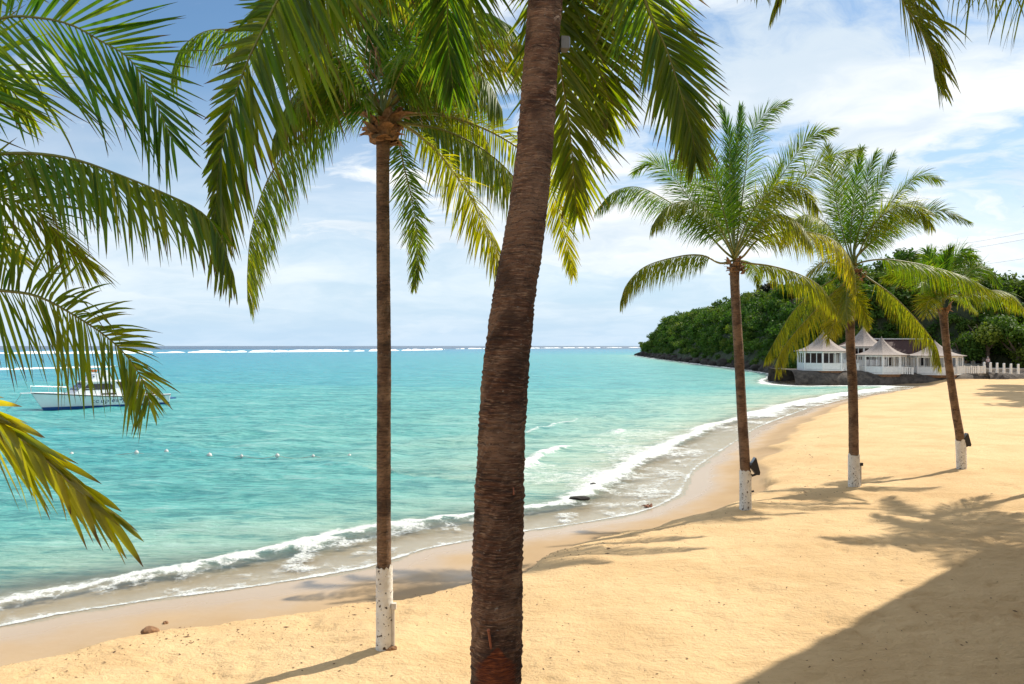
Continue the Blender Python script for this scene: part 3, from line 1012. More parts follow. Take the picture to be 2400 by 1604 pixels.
# overhead cables on the hill at the right
for k, (y0, y1) in enumerate([(536, 583), (552, 596), (602, 632)]):
    mb = MB()
    a, b_ = at(2120, y1 + 8, 190), at(2560, y0 - 22, 150)
    pts = []
    for i in range(13):
        q = i / 12
        p = a.lerp(b_, q)
        p.z -= 1.4 * 4 * q * (1 - q) * 0.35
        pts.append(p)
    mb.tube(pts, 0.022, 5)
    mb.build('overhead_cable', M['cable'], None, label=['topmost', 'middle', 'lowest'][k] + ' of the thin overhead cables in the sky at right',
             category='cable', group='overhead cables')

# ------------------------------------------------------------------ sea wall and seaside restaurant
def wall_z(px, py, d):
    return CAM_H - (py - HORIZON) / F * d


def lump_box(pts_bottom, pts_top, thick, name, mat, seed, amp=0.35, **props):
    """a rough stone wall along a line: front face, top and ends with an uneven surface"""
    n = 90
    P = np.array(pts_bottom, float)
    L = np.concatenate([[0], np.cumsum(np.hypot(*(P[1:, :2] - P[:-1, :2]).T))])
    t = np.linspace(0, L[-1], n)
    bx, by = np.interp(t, L, P[:, 0]), np.interp(t, L, P[:, 1])
    zt = np.interp(t, L, np.array(pts_top, float))
    rows_ = []
    prof = [(0.0, -0.8), (0.0, 0.0), (0.0, 0.25), (0.02, 0.5), (0.05, 0.75), (0.12, 0.95), (0.25, 1.0), (0.6, 1.0), (1.0, 1.0), (1.0, -0.8)]
    for (o, h) in prof:
        zz = np.where(h >= 0, zt * max(h, 0), -0.8)
        nz = (fbm(t * 0.8, np.full(n, h * 2.7 + o * 5), seed, 4) - 0.5) * 2 * amp * (1 if o < 0.9 else 0)
        rows_.append(np.stack([bx + nz * 0.15, by + o * thick + nz, zz + nz * 0.25 * (h > 0)], 1))
    V = np.stack(rows_, 0).reshape(-1, 3)
    me = mesh_np(V, grid_faces(len(prof), n)[:, ::-1], None, False)
    return link(name, me, mat, None, **props)


DW = 113.4
lump_box([(40.6, 114.2), (44, DW), (56, DW), (58, 112.6)], [2.1, 2.0, 1.9, 1.8], 12, 'sea_wall', M['rock_wall'], 500, 0.30,
         label='rough dark stone base under the left and middle gazebos', category='wall')
lump_box([(57.9, 112.4), (62, 111.8), (67.0, 111.6)], [1.7, 1.6, 1.6], 12, 'sea_wall', M['rock_wall'], 510, 0.34,
         label='paler stone base under the right gazebo', category='wall')
lump_box([(66.8, 110.8), (70, 110.4), (76, 109.6), (90, 107.5)], [2.05, 1.95, 1.75, 1.6], 12, 'sea_wall', M['rock_wall'], 520, 0.5,
         label='weathered stone wall below the white bollards', category='wall')


def gazebo(label, px_c, d, width_px, z_deck, z_eave, z_apex, seed, roofname='shingle', inner_shade=False):
    """octagonal open pavilion with a concave shingled tent roof"""
    Rr = width_px / F * d / 2 / 0.95
    Xc = (px_c - 1200) / F * (d + Rr * 0.9)
    g = empty('gazebo', (Xc, d + Rr * 0.9, z_deck), 0, label=label, category='gazebo', group='white gazebos of the seaside restaurant')
    a0 = R(23)
    ang = [a0 + R(45) * k for k in range(8)]
    hz_ = z_eave - z_deck
    ring = [(Rr * math.cos(a), Rr * math.sin(a)) for a in ang]
    mb = MB()
    n = len(ring)
    mb.add([(x * 1.03, y * 1.03, 0.0) for x, y in ring] + [(x * 1.03, y * 1.03, -0.16) for x, y in ring],
           [tuple(range(n)), tuple(range(2 * n - 1, n - 1, -1))] + [(k, n + k, n + (k + 1) % n, (k + 1) % n) for k in range(n)])
    mb.build('deck', M['white'], g)
    mb = MB()
    mb.add([(x * 0.99, y * 0.99, -0.165) for x, y in ring] + [(x * 0.95, y * 0.95, -0.55) for x, y in ring],
           [tuple(range(n)), tuple(range(2 * n - 1, n - 1, -1))] + [(k, n + k, n + (k + 1) % n, (k + 1) % n) for k in range(n)])
    mb.build('floor_beam', M['wood'], g)
    for x, y in ring:
        MB().box((x, y, hz_ / 2 + 0.0), (0.20, 0.20, hz_), 0).build('post', M['white'], g)
    lint = MB()
    for k in range(8):
        x0, y0 = ring[k]
        x1, y1 = ring[(k + 1) % 8]
        mx_, my_ = (x0 + x1) / 2, (y0 + y1) / 2
        ln = math.hypot(x1 - x0, y1 - y0) - 0.2
        rz = math.atan2(y1 - y0, x1 - x0)
        MB().box((mx_, my_, hz_ - 0.16), (ln, 0.14, 0.30), rz).build('lintel', M['white'], g)
        # mullion in the middle of each bay, boarded parapet with battens below
        for q in (1 / 3, 2 / 3):
            MB().box((x0 + (x1 - x0) * q, y0 + (y1 - y0) * q, (hz_ - 0.31 + 0.95) / 2), (0.085, 0.08, hz_ - 0.31 - 0.95), rz).build('mullion', M['white'], g)
        MB().box((mx_, my_, 0.46), (ln, 0.06, 0.84), rz).build('parapet_panel', M['white'], g)
        MB().box((mx_, my_, 0.92), (ln, 0.14, 0.075), rz).build('handrail', M['white'], g)
        bt = MB()
        nx, ny = math.cos(rz - math.pi / 2), math.sin(rz - math.pi / 2)
        for j in range(9):
            q = (j + 0.5) / 9
            bt.box((x0 + (x1 - x0) * q + nx * 0.045, y0 + (y1 - y0) * q + ny * 0.045, 0.46), (0.07, 0.03, 0.82), rz)
        bt.build('batten', M['white'], g, kind='stuff')
    # concave roof
    segs = 16
    prof = []
    hr = z_apex - z_eave
    for i in range(11):
        q = i / 10
        prof.append((Rr * (1.16 * (1 - q) ** 1.0 + 0.02), hr * (0.22 * q + 0.78 * q ** 2.3)))
    vs, fs = [], []
    for i, (rr_, zz) in enumerate(prof):
        for k in range(8):
            a = ang[k]
            vs.append((rr_ * math.cos(a), rr_ * math.sin(a), hz_ + zz + 0.0))
    for i in range(10):
        for k in range(8):
            fs.append((i * 8 + k, i * 8 + (k + 1) % 8, (i + 1) * 8 + (k + 1) % 8, (i + 1) * 8 + k))
    b0 = len(vs)
    vs.append((0, 0, hz_ + hr * 1.03))
    for k in range(8):
        fs.append((80 + k, 80 + (k + 1) % 8, b0))
    # underside
    base = len(vs)
    for k in range(8):
        vs.append((prof[0][0] * math.cos(ang[k]), prof[0][0] * math.sin(ang[k]), hz_ - 0.10))
    for k in range(8):
        fs.append((base + k, base + (k + 1) % 8, (k + 1) % 8, k))
    fs.append(tuple(base + k for k in range(7, -1, -1)))
    roof = MB().add(vs, fs).build('roof', M[roofname], g)
    MB().tube([(0, 0, hz_ + hr * 1.0), (0, 0, hz_ + hr * 1.09)], [0.09, 0.03], 8).build('finial', M['shingle'], roof)
    # tables inside, and a dark panel painted as the shade between the posts
    if inner_shade:
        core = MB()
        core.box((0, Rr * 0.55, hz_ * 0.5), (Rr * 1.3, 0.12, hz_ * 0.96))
        core.build('shade_panel', M['interior'], g)
    tb = MB()
    for k in range(3):
        a = seed + k * 2.1
        x, y = Rr * 0.42 * math.cos(a), Rr * 0.42 * math.sin(a)
        tb.tube([(x, y, 0.0), (x, y, 0.72)], 0.05, 6)
        tb.tube([(x, y, 0.72), (x, y, 0.77)], 0.5, 12)
    tb.build('dining_tables', M['wood'], g, kind='stuff')
    return g


d1 = 114.5
gazebo('left white gazebo of the restaurant, standing at the water end', 1929, d1, 108, wall_z(0, 867, d1), wall_z(0, 823, d1), wall_z(0, 778, d1 + 3.5), 0.3, inner_shade=True)
d2 = 113.6
gazebo('middle white gazebo of the restaurant, in front of the red roof', 2066, d2, 99, wall_z(0, 875, d2), wall_z(0, 832, d2), wall_z(0, 792, d2 + 3.2), 1.3)
d3 = 112.2
gazebo('right white gazebo of the restaurant, half hidden by a palm frond', 2191, d3, 110, wall_z(0, 877, d3), wall_z(0, 834, d3), wall_z(0, 800, d3 + 3.2), 2.1)
d4 = 122.5
gazebo('rear grey-roofed gazebo behind the left and middle ones', 2023, d4, 96, wall_z(0, 858, d4), wall_z(0, 812, d4), wall_z(0, 768, d4 + 3.5), 0.9, inner_shade=True)

# main restaurant hall behind, red-brown roof
hall = empty('restaurant_hall', ((2128 - 1200) / F * 124, 130, 1.55), 0, label='long restaurant hall with red-brown roof behind the gazebos', category='building')
hw = 9.5
MB().box((0, 0, 1.4), (2 * hw, 5.0, 2.8)).build('wall', M['plaster'], hall)
roof = MB()
roof.add([(-hw - .5, -3.4, 2.75), (hw + .5, -3.4, 2.75), (hw + .5, 3.4, 2.75), (-hw - .5, 3.4, 2.75), (-hw + 3.2, -.3, 5.1), (hw - 3.2, -.3, 5.1), (hw - 3.2, .3, 5.1), (-hw + 3.2, .3, 5.1)],
         [(0, 1, 5, 4), (1, 2, 6, 5), (2, 3, 7, 6), (3, 0, 4, 7), (4, 5, 6, 7), (3, 2, 1, 0)])
roof.build('roof', M['redroof'], hall)
MB().box((0, -0.1, 5.18), (2 * hw - 6.2, 0.9, 0.16)).build('ridge_cap', M['white'], hall)
for k in range(6):
    x = -hw + 1.6 + k * 3.1
    wn = MB().box((x, -2.53, 1.55), (1.7, 0.10, 1.5)).build('window', M['white'], hall)
    for q in (-0.4, 0.4):
        MB().box((x + q, -2.60, 1.55), (0.66, 0.05, 1.3)).build('pane', M['glass_dark'], wn)
# grey tent roof behind the hall's left end
g5 = empty('roof_tower', ((2060 - 1200) / F * 131, 136, 2.3), 0, label='grey flat-topped shingle roof rising behind the rear gazebo', category='building')
MB().box((0, 0, 1.7), (5.4, 5.4, 3.4)).build('wall', M['plaster'], g5)
vs, fs = [], []
for i in range(6):
    q = i / 5
    rr_ = 4.0 * (1 - q) + 0.75 * q - 0.9 * math.sin(q * math.pi) * 0.8
    for sx, sy in ((-1, -1), (1, -1), (1, 1), (-1, 1)):
        vs.append((sx * rr_, sy * rr_, 3.42 + 3.0 * q))
for i in range(5):
    for k in range(4):
        fs.append((i * 4 + k, i * 4 + (k + 1) % 4, (i + 1) * 4 + (k + 1) % 4, (i + 1) * 4 + k))
fs += [(20, 21, 22, 23), (3, 2, 1, 0)]
MB().add(vs, fs).build('roof', M['shingle'], g5)
# low dark-roofed service building right of it, in the trees
sv = empty('service_building', ((2258 - 1200) / F * 123, 125, 1.9), 0, label='low dark-roofed service building under the trees right of the restaurant', category='building')
MB().box((0, 0, 1.2), (7.0, 4.0, 2.4)).build('wall', M['plaster'], sv)
MB().add([(-4.1, -2.7, 2.42), (4.1, -2.7, 2.42), (4.1, 2.7, 2.42), (-4.1, 2.7, 2.42), (-3.0, 0, 3.6), (3.0, 0, 3.6)],
         [(0, 1, 5, 4), (2, 3, 4, 5), (1, 2, 5), (3, 0, 4), (3, 2, 1, 0)]).build('roof', M['darkroof'], sv)
dr = MB().box((-1.4, -2.02, 1.0), (0.95, 0.06, 2.0)).build('door', M['door'], sv)
MB().box((-1.05, -2.07, 1.0), (0.06, 0.05, 0.16)).build('handle', M['steel'], dr)
for x in (0.6, 2.3):
    wn = MB().box((x, -2.03, 1.35), (1.2, 0.07, 1.0)).build('window', M['white'], sv)
    MB().box((x, -2.08, 1.35), (1.0, 0.04, 0.82)).build('pane', M['glass_dark'], wn)


def fence_run(name, label, a, b_, h, posts, panel=True, **kw):
    f = empty(name, a, 0, label=label, category='fence')
    v = Vector(b_) - Vector(a)
    rz = math.atan2(v.y, v.x)
    L = math.hypot(v.x, v.y)
    for i in range(posts):
        q = i / (posts - 1)
        p = v * q
        MB().box((p.x, p.y, p.z + h * 0.56), (0.14, 0.14, h * 1.12), rz).build('post', M['white'], f)
    MB().box((v.x / 2, v.y / 2, v.z / 2 + h), (L, 0.12, 0.07), rz).build('handrail', M['white'], f)
    nb_ = max(4, int(L / 0.28))
    for i in range(nb_):
        q = (i + 0.5) / nb_
        p = v * q
        MB().box((p.x, p.y, p.z + h * 0.48), (0.20, 0.035, h * 0.92), rz).build('board', M['white'], f)
    return f


zf = wall_z(0, 876, 111.6)
fence_run('board_fence', 'white boarded fence running right from the right gazebo', (62.6, 111.9, zf), (66.3, 111.6, zf + 0.02), 1.0, 5)
fence_run('board_fence', 'short white boarded fence between the middle and right gazebos', (55.4, 113.2, wall_z(0, 877, 113.2)), (56.9, 113.0, wall_z(0, 878, 113)), 0.95, 3)
fence_run('board_fence', 'white boarded fence between the left and middle gazebos', (47.6, 115.4, wall_z(0, 868, 115.4)), (50.2, 115.4, wall_z(0, 868, 115.4)), 0.95, 4)

ords = ['leftmost', 'second from left', 'third from left', 'fourth from left', 'fifth from left', 'rightmost']
for k, px in enumerate((2306.7, 2321.5, 2337, 2353, 2369.4, 2386.6)):
    d = 112.4 - k * 0.35
    zb = wall_z(0, 870 + k * 0.9, d)
    zt = wall_z(0, 850 + k * 0.9, d)
    x = (px - 1200) / F * d
    o = empty('bollard', (x, d, zb - 0.15), 0, label=ords[k] + ' of the white bollards on top of the stone wall', category='bollard', group='white bollards on the wall')
    MB().box((0, 0, (zt - zb + .15) / 2), (0.26, 0.26, zt - zb + .15), 0.2, 0.8).build('shaft', M['white'], o)
    MB().box((0, 0, zt - zb + .15 + 0.03), (0.25, 0.25, 0.07), 0.2, 0.6).build('cap', M['white'], o)


# a person standing behind the bollards
def person(label, base, h):
    sk = bpy.data.meshes.new('person')
    pts = {'pel': (0, 0, .52), 'wai': (0, 0, .60), 'che': (0, -.005, .73), 'nk': (0, 0, .825), 'hd': (0, -.01, .90), 'ht': (0, -.01, .965),
           'hl': (-.055, 0, .50), 'kl': (-.06, -.01, .27), 'al': (-.062, .005, .04), 'fl': (-.068, -.075, .015),
           'hr': (.055, 0, .50), 'kr': (.06, -.02, .27), 'ar': (.066, 0, .04), 'fr': (.075, -.08, .015),
           'sl': (-.115, 0, .80), 'el': (-.15, .01, .62), 'wl': (-.15, -.05, .48), 'dl': (-.145, -.075, .43),
           'sr': (.115, 0, .80), 'er': (.15, .0, .62), 'wr': (.13, -.09, .52), 'dr': (.10, -.13, .49)}
    rad = {'pel': .085, 'wai': .075, 'che': .088, 'nk': .035, 'hd': .055, 'ht': .045, 'hl': .058, 'kl': .04, 'al': .026, 'fl': .022,
           'hr': .058, 'kr': .04, 'ar': .026, 'fr': .022, 'sl': .042, 'el': .03, 'wl': .021, 'dl': .018, 'sr': .042, 'er': .03, 'wr': .021, 'dr': .018}
    names = list(pts)
    ed = [('pel', 'wai'), ('wai', 'che'), ('che', 'nk'), ('nk', 'hd'), ('hd', 'ht'), ('pel', 'hl'), ('hl', 'kl'), ('kl', 'al'), ('al', 'fl'),
          ('pel', 'hr'), ('hr', 'kr'), ('kr', 'ar'), ('ar', 'fr'), ('che', 'sl'), ('sl', 'el'), ('el', 'wl'), ('wl', 'dl'), ('che', 'sr'), ('sr', 'er'), ('er', 'wr'), ('wr', 'dr')]
    sk.from_pydata([tuple(c * h for c in pts[n]) for n in names], [(names.index(a), names.index(b)) for a, b in ed], [])
    o = bpy.data.objects.new('person', sk)
    COL.objects.link(o)
    md = o.modifiers.new('skin', 'SKIN')
    for i, n in enumerate(names):
        v = sk.skin_vertices[0].data[i]
        v.radius = (rad[n] * h, rad[n] * h)
        v.use_root = n == 'pel'
    o.modifiers.new('sub', 'SUBSURF').levels = 2
    dg = bpy.context.evaluated_depsgraph_get()
    me = bpy.data.meshes.new_from_object(o.evaluated_get(dg))
    bpy.data.objects.remove(o)
    for m in ('skin', 'shirt', 'shorts'):
        me.materials.append(M[m])
    for p in me.polygons:
        z = p.center.z / h
        r_ = abs(p.center.x) / h
        p.material_index = 2 if (0.06 < z < 0.56 and r_ < 0.125) else (1 if (0.55 < z < 0.82 and (z > 0.62 or r_ < 0.115)) else 0)
        p.use_smooth = True
    o = link('person', me, None, None, label=label, category='person')
    o.location = base
    hb = MB()
    hb.tube([(0, 0.012 * h, .90 * h), (0, 0.012 * h, .945 * h), (0, 0, .985 * h), (0, 0, 1.0 * h)], [.052 * h, .062 * h, .045 * h, .012 * h], 12)
    hb.build('hair', M['hair'], o, True)
    return o


dp = 114.3
person('person in a pale pink top standing behind the white bollards', ((2315.5 - 1200) / F * dp, dp, wall_z(0, 836.5, dp) - 1.68), 1.68)
MB().box((72, 117.0, (wall_z(0, 836.5, dp) - 1.68) / 2 - 0.01), (12, 9, wall_z(0, 836.5, dp) - 1.68)).build('terrace', M['concrete'], None, kind='structure')

# ------------------------------------------------------------------ palms
def catmull(P, n):
    P = np.array([list(p) for p in P], float)
    Q = np.vstack([2 * P[0] - P[1], P, 2 * P[-1] - P[-2]])
    out = []
    m = len(P) - 1
    for i in range(m):
        p0, p1, p2, p3 = Q[i:i + 4]
        k = n // m + 1
        for t in np.linspace(0, 1, k, endpoint=False):
            out.append(0.5 * ((2 * p1) + (-p0 + p2) * t + (2 * p0 - 5 * p1 + 4 * p2 - p3) * t * t + (-p0 + 3 * p1 - 3 * p2 + p3) * t ** 3))
    out.append(P[-1])
    out = np.array(out)
    L = np.concatenate([[0], np.cumsum(np.linalg.norm(out[1:] - out[:-1], axis=1))])
    s_ = np.linspace(0, L[-1], n)
    return np.stack([np.interp(s_, L, out[:, j]) for j in range(out.shape[1])], 1), L[-1]


def trunk_mesh(ctrl, origin, spacing, nang, dens, amp, seed):
    """ringed palm trunk through (x, y, z, r) points, as a mesh relative to origin"""
    C, L = catmull(ctrl, 60)
    n = int(L / spacing * dens)
    C, L = catmull(ctrl, n)
    P, rad = C[:, :3], C[:, 3]
    s_ = np.linspace(0, L, n)
    th = np.linspace(0, 2 * np.pi, nang, endpoint=False)
    S, T = np.meshgrid(s_, th, indexing='ij')
    cx_, sx_ = np.cos(T), np.sin(T)
    wob = (fbm(cx_ * 1.4 + S * 0.9 + 7, sx_ * 1.4 + 3, seed, 3) - 0.5)
    ringpos = S / spacing + 1.8 * (fbm(S * 3.1, S * 0 + 2, seed + 5, 3) - 0.5) * 2 + wob * 2.2
    fr = ringpos - np.floor(ringpos)
    saw = np.where(fr < 0.70, fr / 0.70, (1 - fr) / 0.30)
    strength = 0.05 + 1.15 * hash2(np.floor(ringpos), np.zeros_like(ringpos), seed + 9)
    rough = (fbm(cx_ * 5 + S * 11, sx_ * 5 - S * 13, seed + 2, 3) - 0.5)
    coarse = (fbm(cx_ * 1.2 + S * 2.3, sx_ * 1.2 + 4, seed + 4, 2) - 0.5)
    rr_ = rad[:, None] * (1 + amp * strength * (saw - 0.4) + amp * 2.0 * rough + amp * 1.3 * coarse)
    t = np.gradient(P, axis=0)
    t /= np.linalg.norm(t, axis=1)[:, None]
    a = np.cross(t, np.tile([0, 1.0, 0], (n, 1)))
    a /= np.linalg.norm(a, axis=1)[:, None]
    b_ = np.cross(t, a)
    V = P[:, None, :] + (a[:, None, :] * np.cos(T)[..., None] + b_[:, None, :] * np.sin(T)[..., None]) * rr_[..., None]
    V = V - np.array(origin)
    i = np.arange(n - 1)[:, None] * nang
    j = np.arange(nang)[None, :]
    j2 = (j + 1) % nang
    Fq = np.stack([(i + j), (i + j2), (i + nang + j2), (i + nang + j)], -1).reshape(-1, 4)
    return mesh_np(V.reshape(-1, 3), Fq, {'ring': fr}, True), P, rad


def stalk_arrays(P, r0, r1, n=6):
    m = len(P)
    T = np.gradient(P, axis=0)
    T /= np.linalg.norm(T, axis=1)[:, None]
    ref = np.array([0.3, 0.9, 0.2])
    a = np.cross(T, np.tile(ref, (m, 1)))
    a /= np.linalg.norm(a, axis=1)[:, None] + 1e-9
    b_ = np.cross(T, a)
    q = np.linspace(0, 1, m)
    rad = r1 + (r0 - r1) * (1 - q) ** 1.5
    th = np.linspace(0, 2 * np.pi, n, endpoint=False)
    V = P[:, None, :] + (a[:, None, :] * np.cos(th)[None, :, None] + b_[:, None, :] * np.sin(th)[None, :, None]) * rad[:, None, None]
    i = np.arange(m - 1)[:, None] * n
    j = np.arange(n)[None, :]
    j2 = (j + 1) % n
    Fq = np.stack([i + j, i + j2, i + n + j2, i + n + j], -1).reshape(-1, 4)
    return V.reshape(-1, 3), Fq


def leaflet_arrays(P, rng, L=0.6, pairs=80, start=0.2, roll=0.0, droop=0.5, lift=0.15, width=0.035, age=0.2, ang0=72, ang1=22, up=None, sides=(1, 1), rows=6, messy=0.20, face=None, ang_side=(1, 1)):
    """all leaflets of one frond: (nl, rows, 3, 3) vertex array plus attributes"""
    n = len(P)
    T = np.gradient(P, axis=0)
    T /= np.linalg.norm(T, axis=1)[:, None]
    U = np.zeros_like(T)
    u0 = np.array(up if up is not None else (0, 0, 1.0), float)
    if abs(u0 @ T[0]) > 0.97:
        u0 = u0 + np.array([T[-1][0], T[-1][1], 0]) * -1.0
    for i in range(n):
        u0 = u0 - T[i] * (u0 @ T[i])
        u0 = u0 / np.linalg.norm(u0)
        U[i] = u0
    if face is not None:
        fv = np.array(face, float)
        U = fv[None, :] - T * (T @ fv)[:, None]
        U /= np.linalg.norm(U, axis=1)[:, None] + 1e-9
    if roll:
        S0 = np.cross(T, U)
        U = U * math.cos(R(roll)) + S0 * math.sin(R(roll))
    S = np.cross(T, U)
    pos = start + (1 - start) * (np.arange(pairs) + 0.5) / pairs
    out, rnd_, tt_, age_ = [], [], [], []
    tr = np.linspace(0, 1, rows)
    for side, amt, asc in ((1, sides[0], ang_side[0]), (-1, sides[1], ang_side[1])):
        if amt <= 0:
            continue
        q = np.clip(pos + rng.normal(0, 0.25 / pairs, pairs), start, 1)
        f = q * (n - 1)
        i0_ = np.clip(f.astype(int), 0, n - 2)
        w_ = (f - i0_)[:, None]
        lerp = lambda A: A[i0_] * (1 - w_) + A[i0_ + 1] * w_
        p, t, u_2, s2 = lerp(P), lerp(T), lerp(U), lerp(S)
        rel = (q - start) / (1 - start)
        prof = np.interp(rel, [0, 0.1, 0.3, 0.6, 0.85, 1.0], [0.55, 0.8, 1.0, 0.95, 0.68, 0.38])
        ln = L * amt * prof * rng.uniform(0.74, 1.12, pairs) * np.where(rng.random(pairs) < 0.05, 0.55, 1.0)
        an = np.radians(np.interp(rel, [0, 0.5, 1], [ang0, (ang0 * 0.62 + ang1 * 0.38), ang1]) * asc + rng.normal(0, 4, pairs))
        lf = lift + rng.normal(0, messy, pairs)
        d = s2 * (side * np.sin(an))[:, None] + t * np.cos(an)[:, None] + u_2 * (lf * np.sin(an))[:, None]
        d /= np.linalg.norm(d, axis=1)[:, None]
        dr = droop * rng.uniform(0.6, 1.4, pairs)
        brk = rng.random(pairs) < 0.10
        dr = np.where(brk, dr + 0.5, dr)
        # curve: starts along d, bends under its weight
        steps = np.zeros((pairs, rows, 3))
        cur = p.copy()
        dirv = d.copy()
        steps[:, 0] = cur
        for k in range(1, rows):
            g = np.zeros_like(dirv)
            g[:, 2] = -1
            dirv = dirv + g * (dr * 2.6 / (rows - 1) * (0.45 + 0.55 * k / rows))[:, None]
            dirv /= np.linalg.norm(dirv, axis=1)[:, None]
            cur = cur + dirv * (ln / (rows - 1))[:, None]
            steps[:, k] = cur
        dd = np.gradient(steps, axis=1)
        dd /= np.linalg.norm(dd, axis=2)[..., None]
        tw = rng.normal(0, 0.35, pairs)
        wv = t[:, None, :] - dd * (dd * t[:, None, :]).sum(2)[..., None]
        wv /= np.linalg.norm(wv, axis=2)[..., None] + 1e-9
        nv = np.cross(dd, wv)
        twk = tw[:, None] + 0.5 * tw[:, None] * tr[None, :]
        wv2 = wv * np.cos(twk)[..., None] + nv * np.sin(twk)[..., None]
        nv2 = np.cross(dd, wv2)
        wd = width * rng.uniform(0.8, 1.2, pairs)[:, None] * np.interp(tr, [0, 0.06, 0.25, 0.6, 0.85, 1.0], [0.45, 0.85, 1.0, 0.85, 0.45, 0.04])[None, :]
        A = steps + wv2 * (wd / 2)[..., None]
        B = steps - wv2 * (wd / 2)[..., None]
        Cc = steps + nv2 * (wd * 0.22)[..., None]
        out.append(np.stack([A, Cc, B], 2))
        rv = rng.uniform(0, 1, pairs)
        rnd_.append(np.repeat(rv, rows * 3).reshape(pairs, rows, 3))
        tt_.append(np.tile(tr[None, :, None], (pairs, 1, 3)))
        ag = np.clip(age + rng.normal(0, 0.10, pairs) + 0.25 * (rel - 0.5) * (age > 0.15), 0, 1)
        age_.append(np.repeat(ag, rows * 3).reshape(pairs, rows, 3))
    return np.concatenate(out), np.concatenate(rnd_), np.concatenate(tt_), np.concatenate(age_)


def strip_faces(nl, rows):
    base = np.arange(nl)[:, None, None] * rows * 3
    k = np.arange(rows - 1)[None, :, None] * 3
    c = np.arange(2)[None, None, :]
    i = base + k + c
    return np.stack([i, i + 1, i + 4, i + 3], -1).reshape(-1, 4)


def frond(palm, origin, pts, rng, split=0, r0=0.028, stalk_n=44, label=None, **kw):
    """one frond: its stalk is the part, leaflets are its children"""
    P, L = catmull([list(p) for p in pts], stalk_n)
    age = kw.get('age', 0.2)
    o3 = np.array(origin)
    V, Fq = stalk_arrays(P - o3, r0, 0.0035)
    fo = link('frond', mesh_np(V, Fq, {'age': np.full(len(V), age)}, True), M['stalk'], palm)
    if label:
        fo['label'] = label
    A, rn, tt, ag = leaflet_arrays(P - o3, rng, **kw)
    nl, rows = A.shape[:2]
    if split:
        # visible leaflets nearest the eye, each its own piece; the rest joined
        order = np.arange(nl)
        cen = A[:, rows // 2, 1] + o3
        px = 1200 + cen[:, 0] / cen[:, 1] * F
        py = HORIZON - (cen[:, 2] - CAM_H) / cen[:, 1] * F
        vis = (px > -80) & (px < 2480) & (py > -60) & (py < 1660)
        idx = order[vis][:split]
        f1 = strip_faces(1, rows)
        for k in idx:
            me = mesh_np(A[k].reshape(-1, 3), f1, {'rnd': rn[k], 'tt': tt[k], 'age': ag[k]}, True)
            link('leaflet', me, M['leaf'], fo)
        m = np.ones(nl, bool)
        m[idx] = False
        A, rn, tt, ag = A[m], rn[m], tt[m], ag[m]
        nl = len(A)
    if nl:
        link('leaflets', mesh_np(A.reshape(-1, 3), strip_faces(nl, rows), {'rnd': rn, 'tt': tt, 'age': ag}, True), M['leaf'], fo, kind='stuff')
    return fo


def leaf_boots(palm, origin, top, r, n, rng, size=0.3, zspan=0.35):
    """dry fibrous leaf bases round the top of the trunk, each a curved pointed scale"""
    for k in range(n):
        a = k * 2.4 + rng.uniform(-.3, .3)
        h = rng.uniform(0, 1)
        z = top.z - zspan * h
        out_ = Vector((math.cos(a), math.sin(a), 0))
        sz = size * rng.uniform(0.6, 1.2)
        c0 = Vector((top.x, top.y, z)) + out_ * r * 0.85
        side = Vector((-out_.y, out_.x, 0))
        flare = rng.uniform(0.2, 0.9)
        vs, fs = [], []
        m = 6
        for i in range(m):
            q = i / (m - 1)
            p = c0 + out_ * (r * 0.25 + sz * flare * q ** 1.4) + Vector((0, 0, sz * (0.9 * q - 0.75 * flare * q * q - (0.5 if k % 3 == 0 else 0) * q)))
            wd = sz * 0.34 * (1 - q) ** 0.7 + 0.01
            p2 = p + side * rng.uniform(-.03, .03)
            th_ = 0.03 * (1 - q) + 0.006
            vs += [tuple(p2 - side * wd - Vector(origin)), tuple(p2 + out_ * (0.05 * (1 - q) + th_) - Vector(origin)), tuple(p2 + side * wd - Vector(origin)), tuple(p2 - out_ * th_ - Vector(origin))]
        for i in range(m - 1):
            for j in range(4):
                fs.append((i * 4 + j, i * 4 + (j + 1) % 4, (i + 1) * 4 + (j + 1) % 4, (i + 1) * 4 + j))
        fs += [(3, 2, 1, 0), tuple((m - 1) * 4 + j for j in range(4))]
        MB().add(vs, fs).build('leaf_base', M['fibre'], palm)


def paint_band(palm, origin, P, rad, z_top, nang=40, seed=0):
    z0 = P[0][2]
    sel = [i for i in range(len(P)) if P[i][2] <= z_top]
    step = max(1, len(sel) // 60)
    idx = sel[::step]
    vs, low = [], []
    for k, i in enumerate(idx):
        for j in range(nang):
            th = 2 * math.pi * j / nang
            rr_ = rad[i] * 1.13 + 0.008 * float(vnoise(np.array([j * 0.9]), np.array([k * 0.8]), seed)[0])
            dz = 0
            if k == len(idx) - 1:
                dz = 0.14 * (float(vnoise(np.array([j * 0.5]), np.array([0.5]), seed + 2)[0]) - 0.5)
            vs.append((P[i][0] + math.cos(th) * rr_ - origin[0], P[i][1] + math.sin(th) * rr_ - origin[1], P[i][2] + dz - origin[2]))
            low.append(1 - k / len(idx))
    n = nang
    fs = np.array([(k * n + j, k * n + (j + 1) % n, (k + 1) * n + (j + 1) % n, (k + 1) * n + j) for k in range(len(idx) - 1) for j in range(n)])
    link('white_paint_band', mesh_np(np.array(vs), fs, {'low': low}, True), M['paint'], palm)


def gen_frond_pts(c, az, el, L, sag, n=6):
    """generic arching frond: leaves the crown at elevation el and bows down"""
    p = Vector(c)
    pts = [p.copy()]
    e = el
    for k in range(n):
        d = Vector((math.cos(az) * math.cos(R(e)), math.sin(az) * math.cos(R(e)), math.sin(R(e))))
        p = p + d * (L / n)
        pts.append(p.copy())
        e -= sag / n * (0.6 + 0.8 * k / n)
    return pts


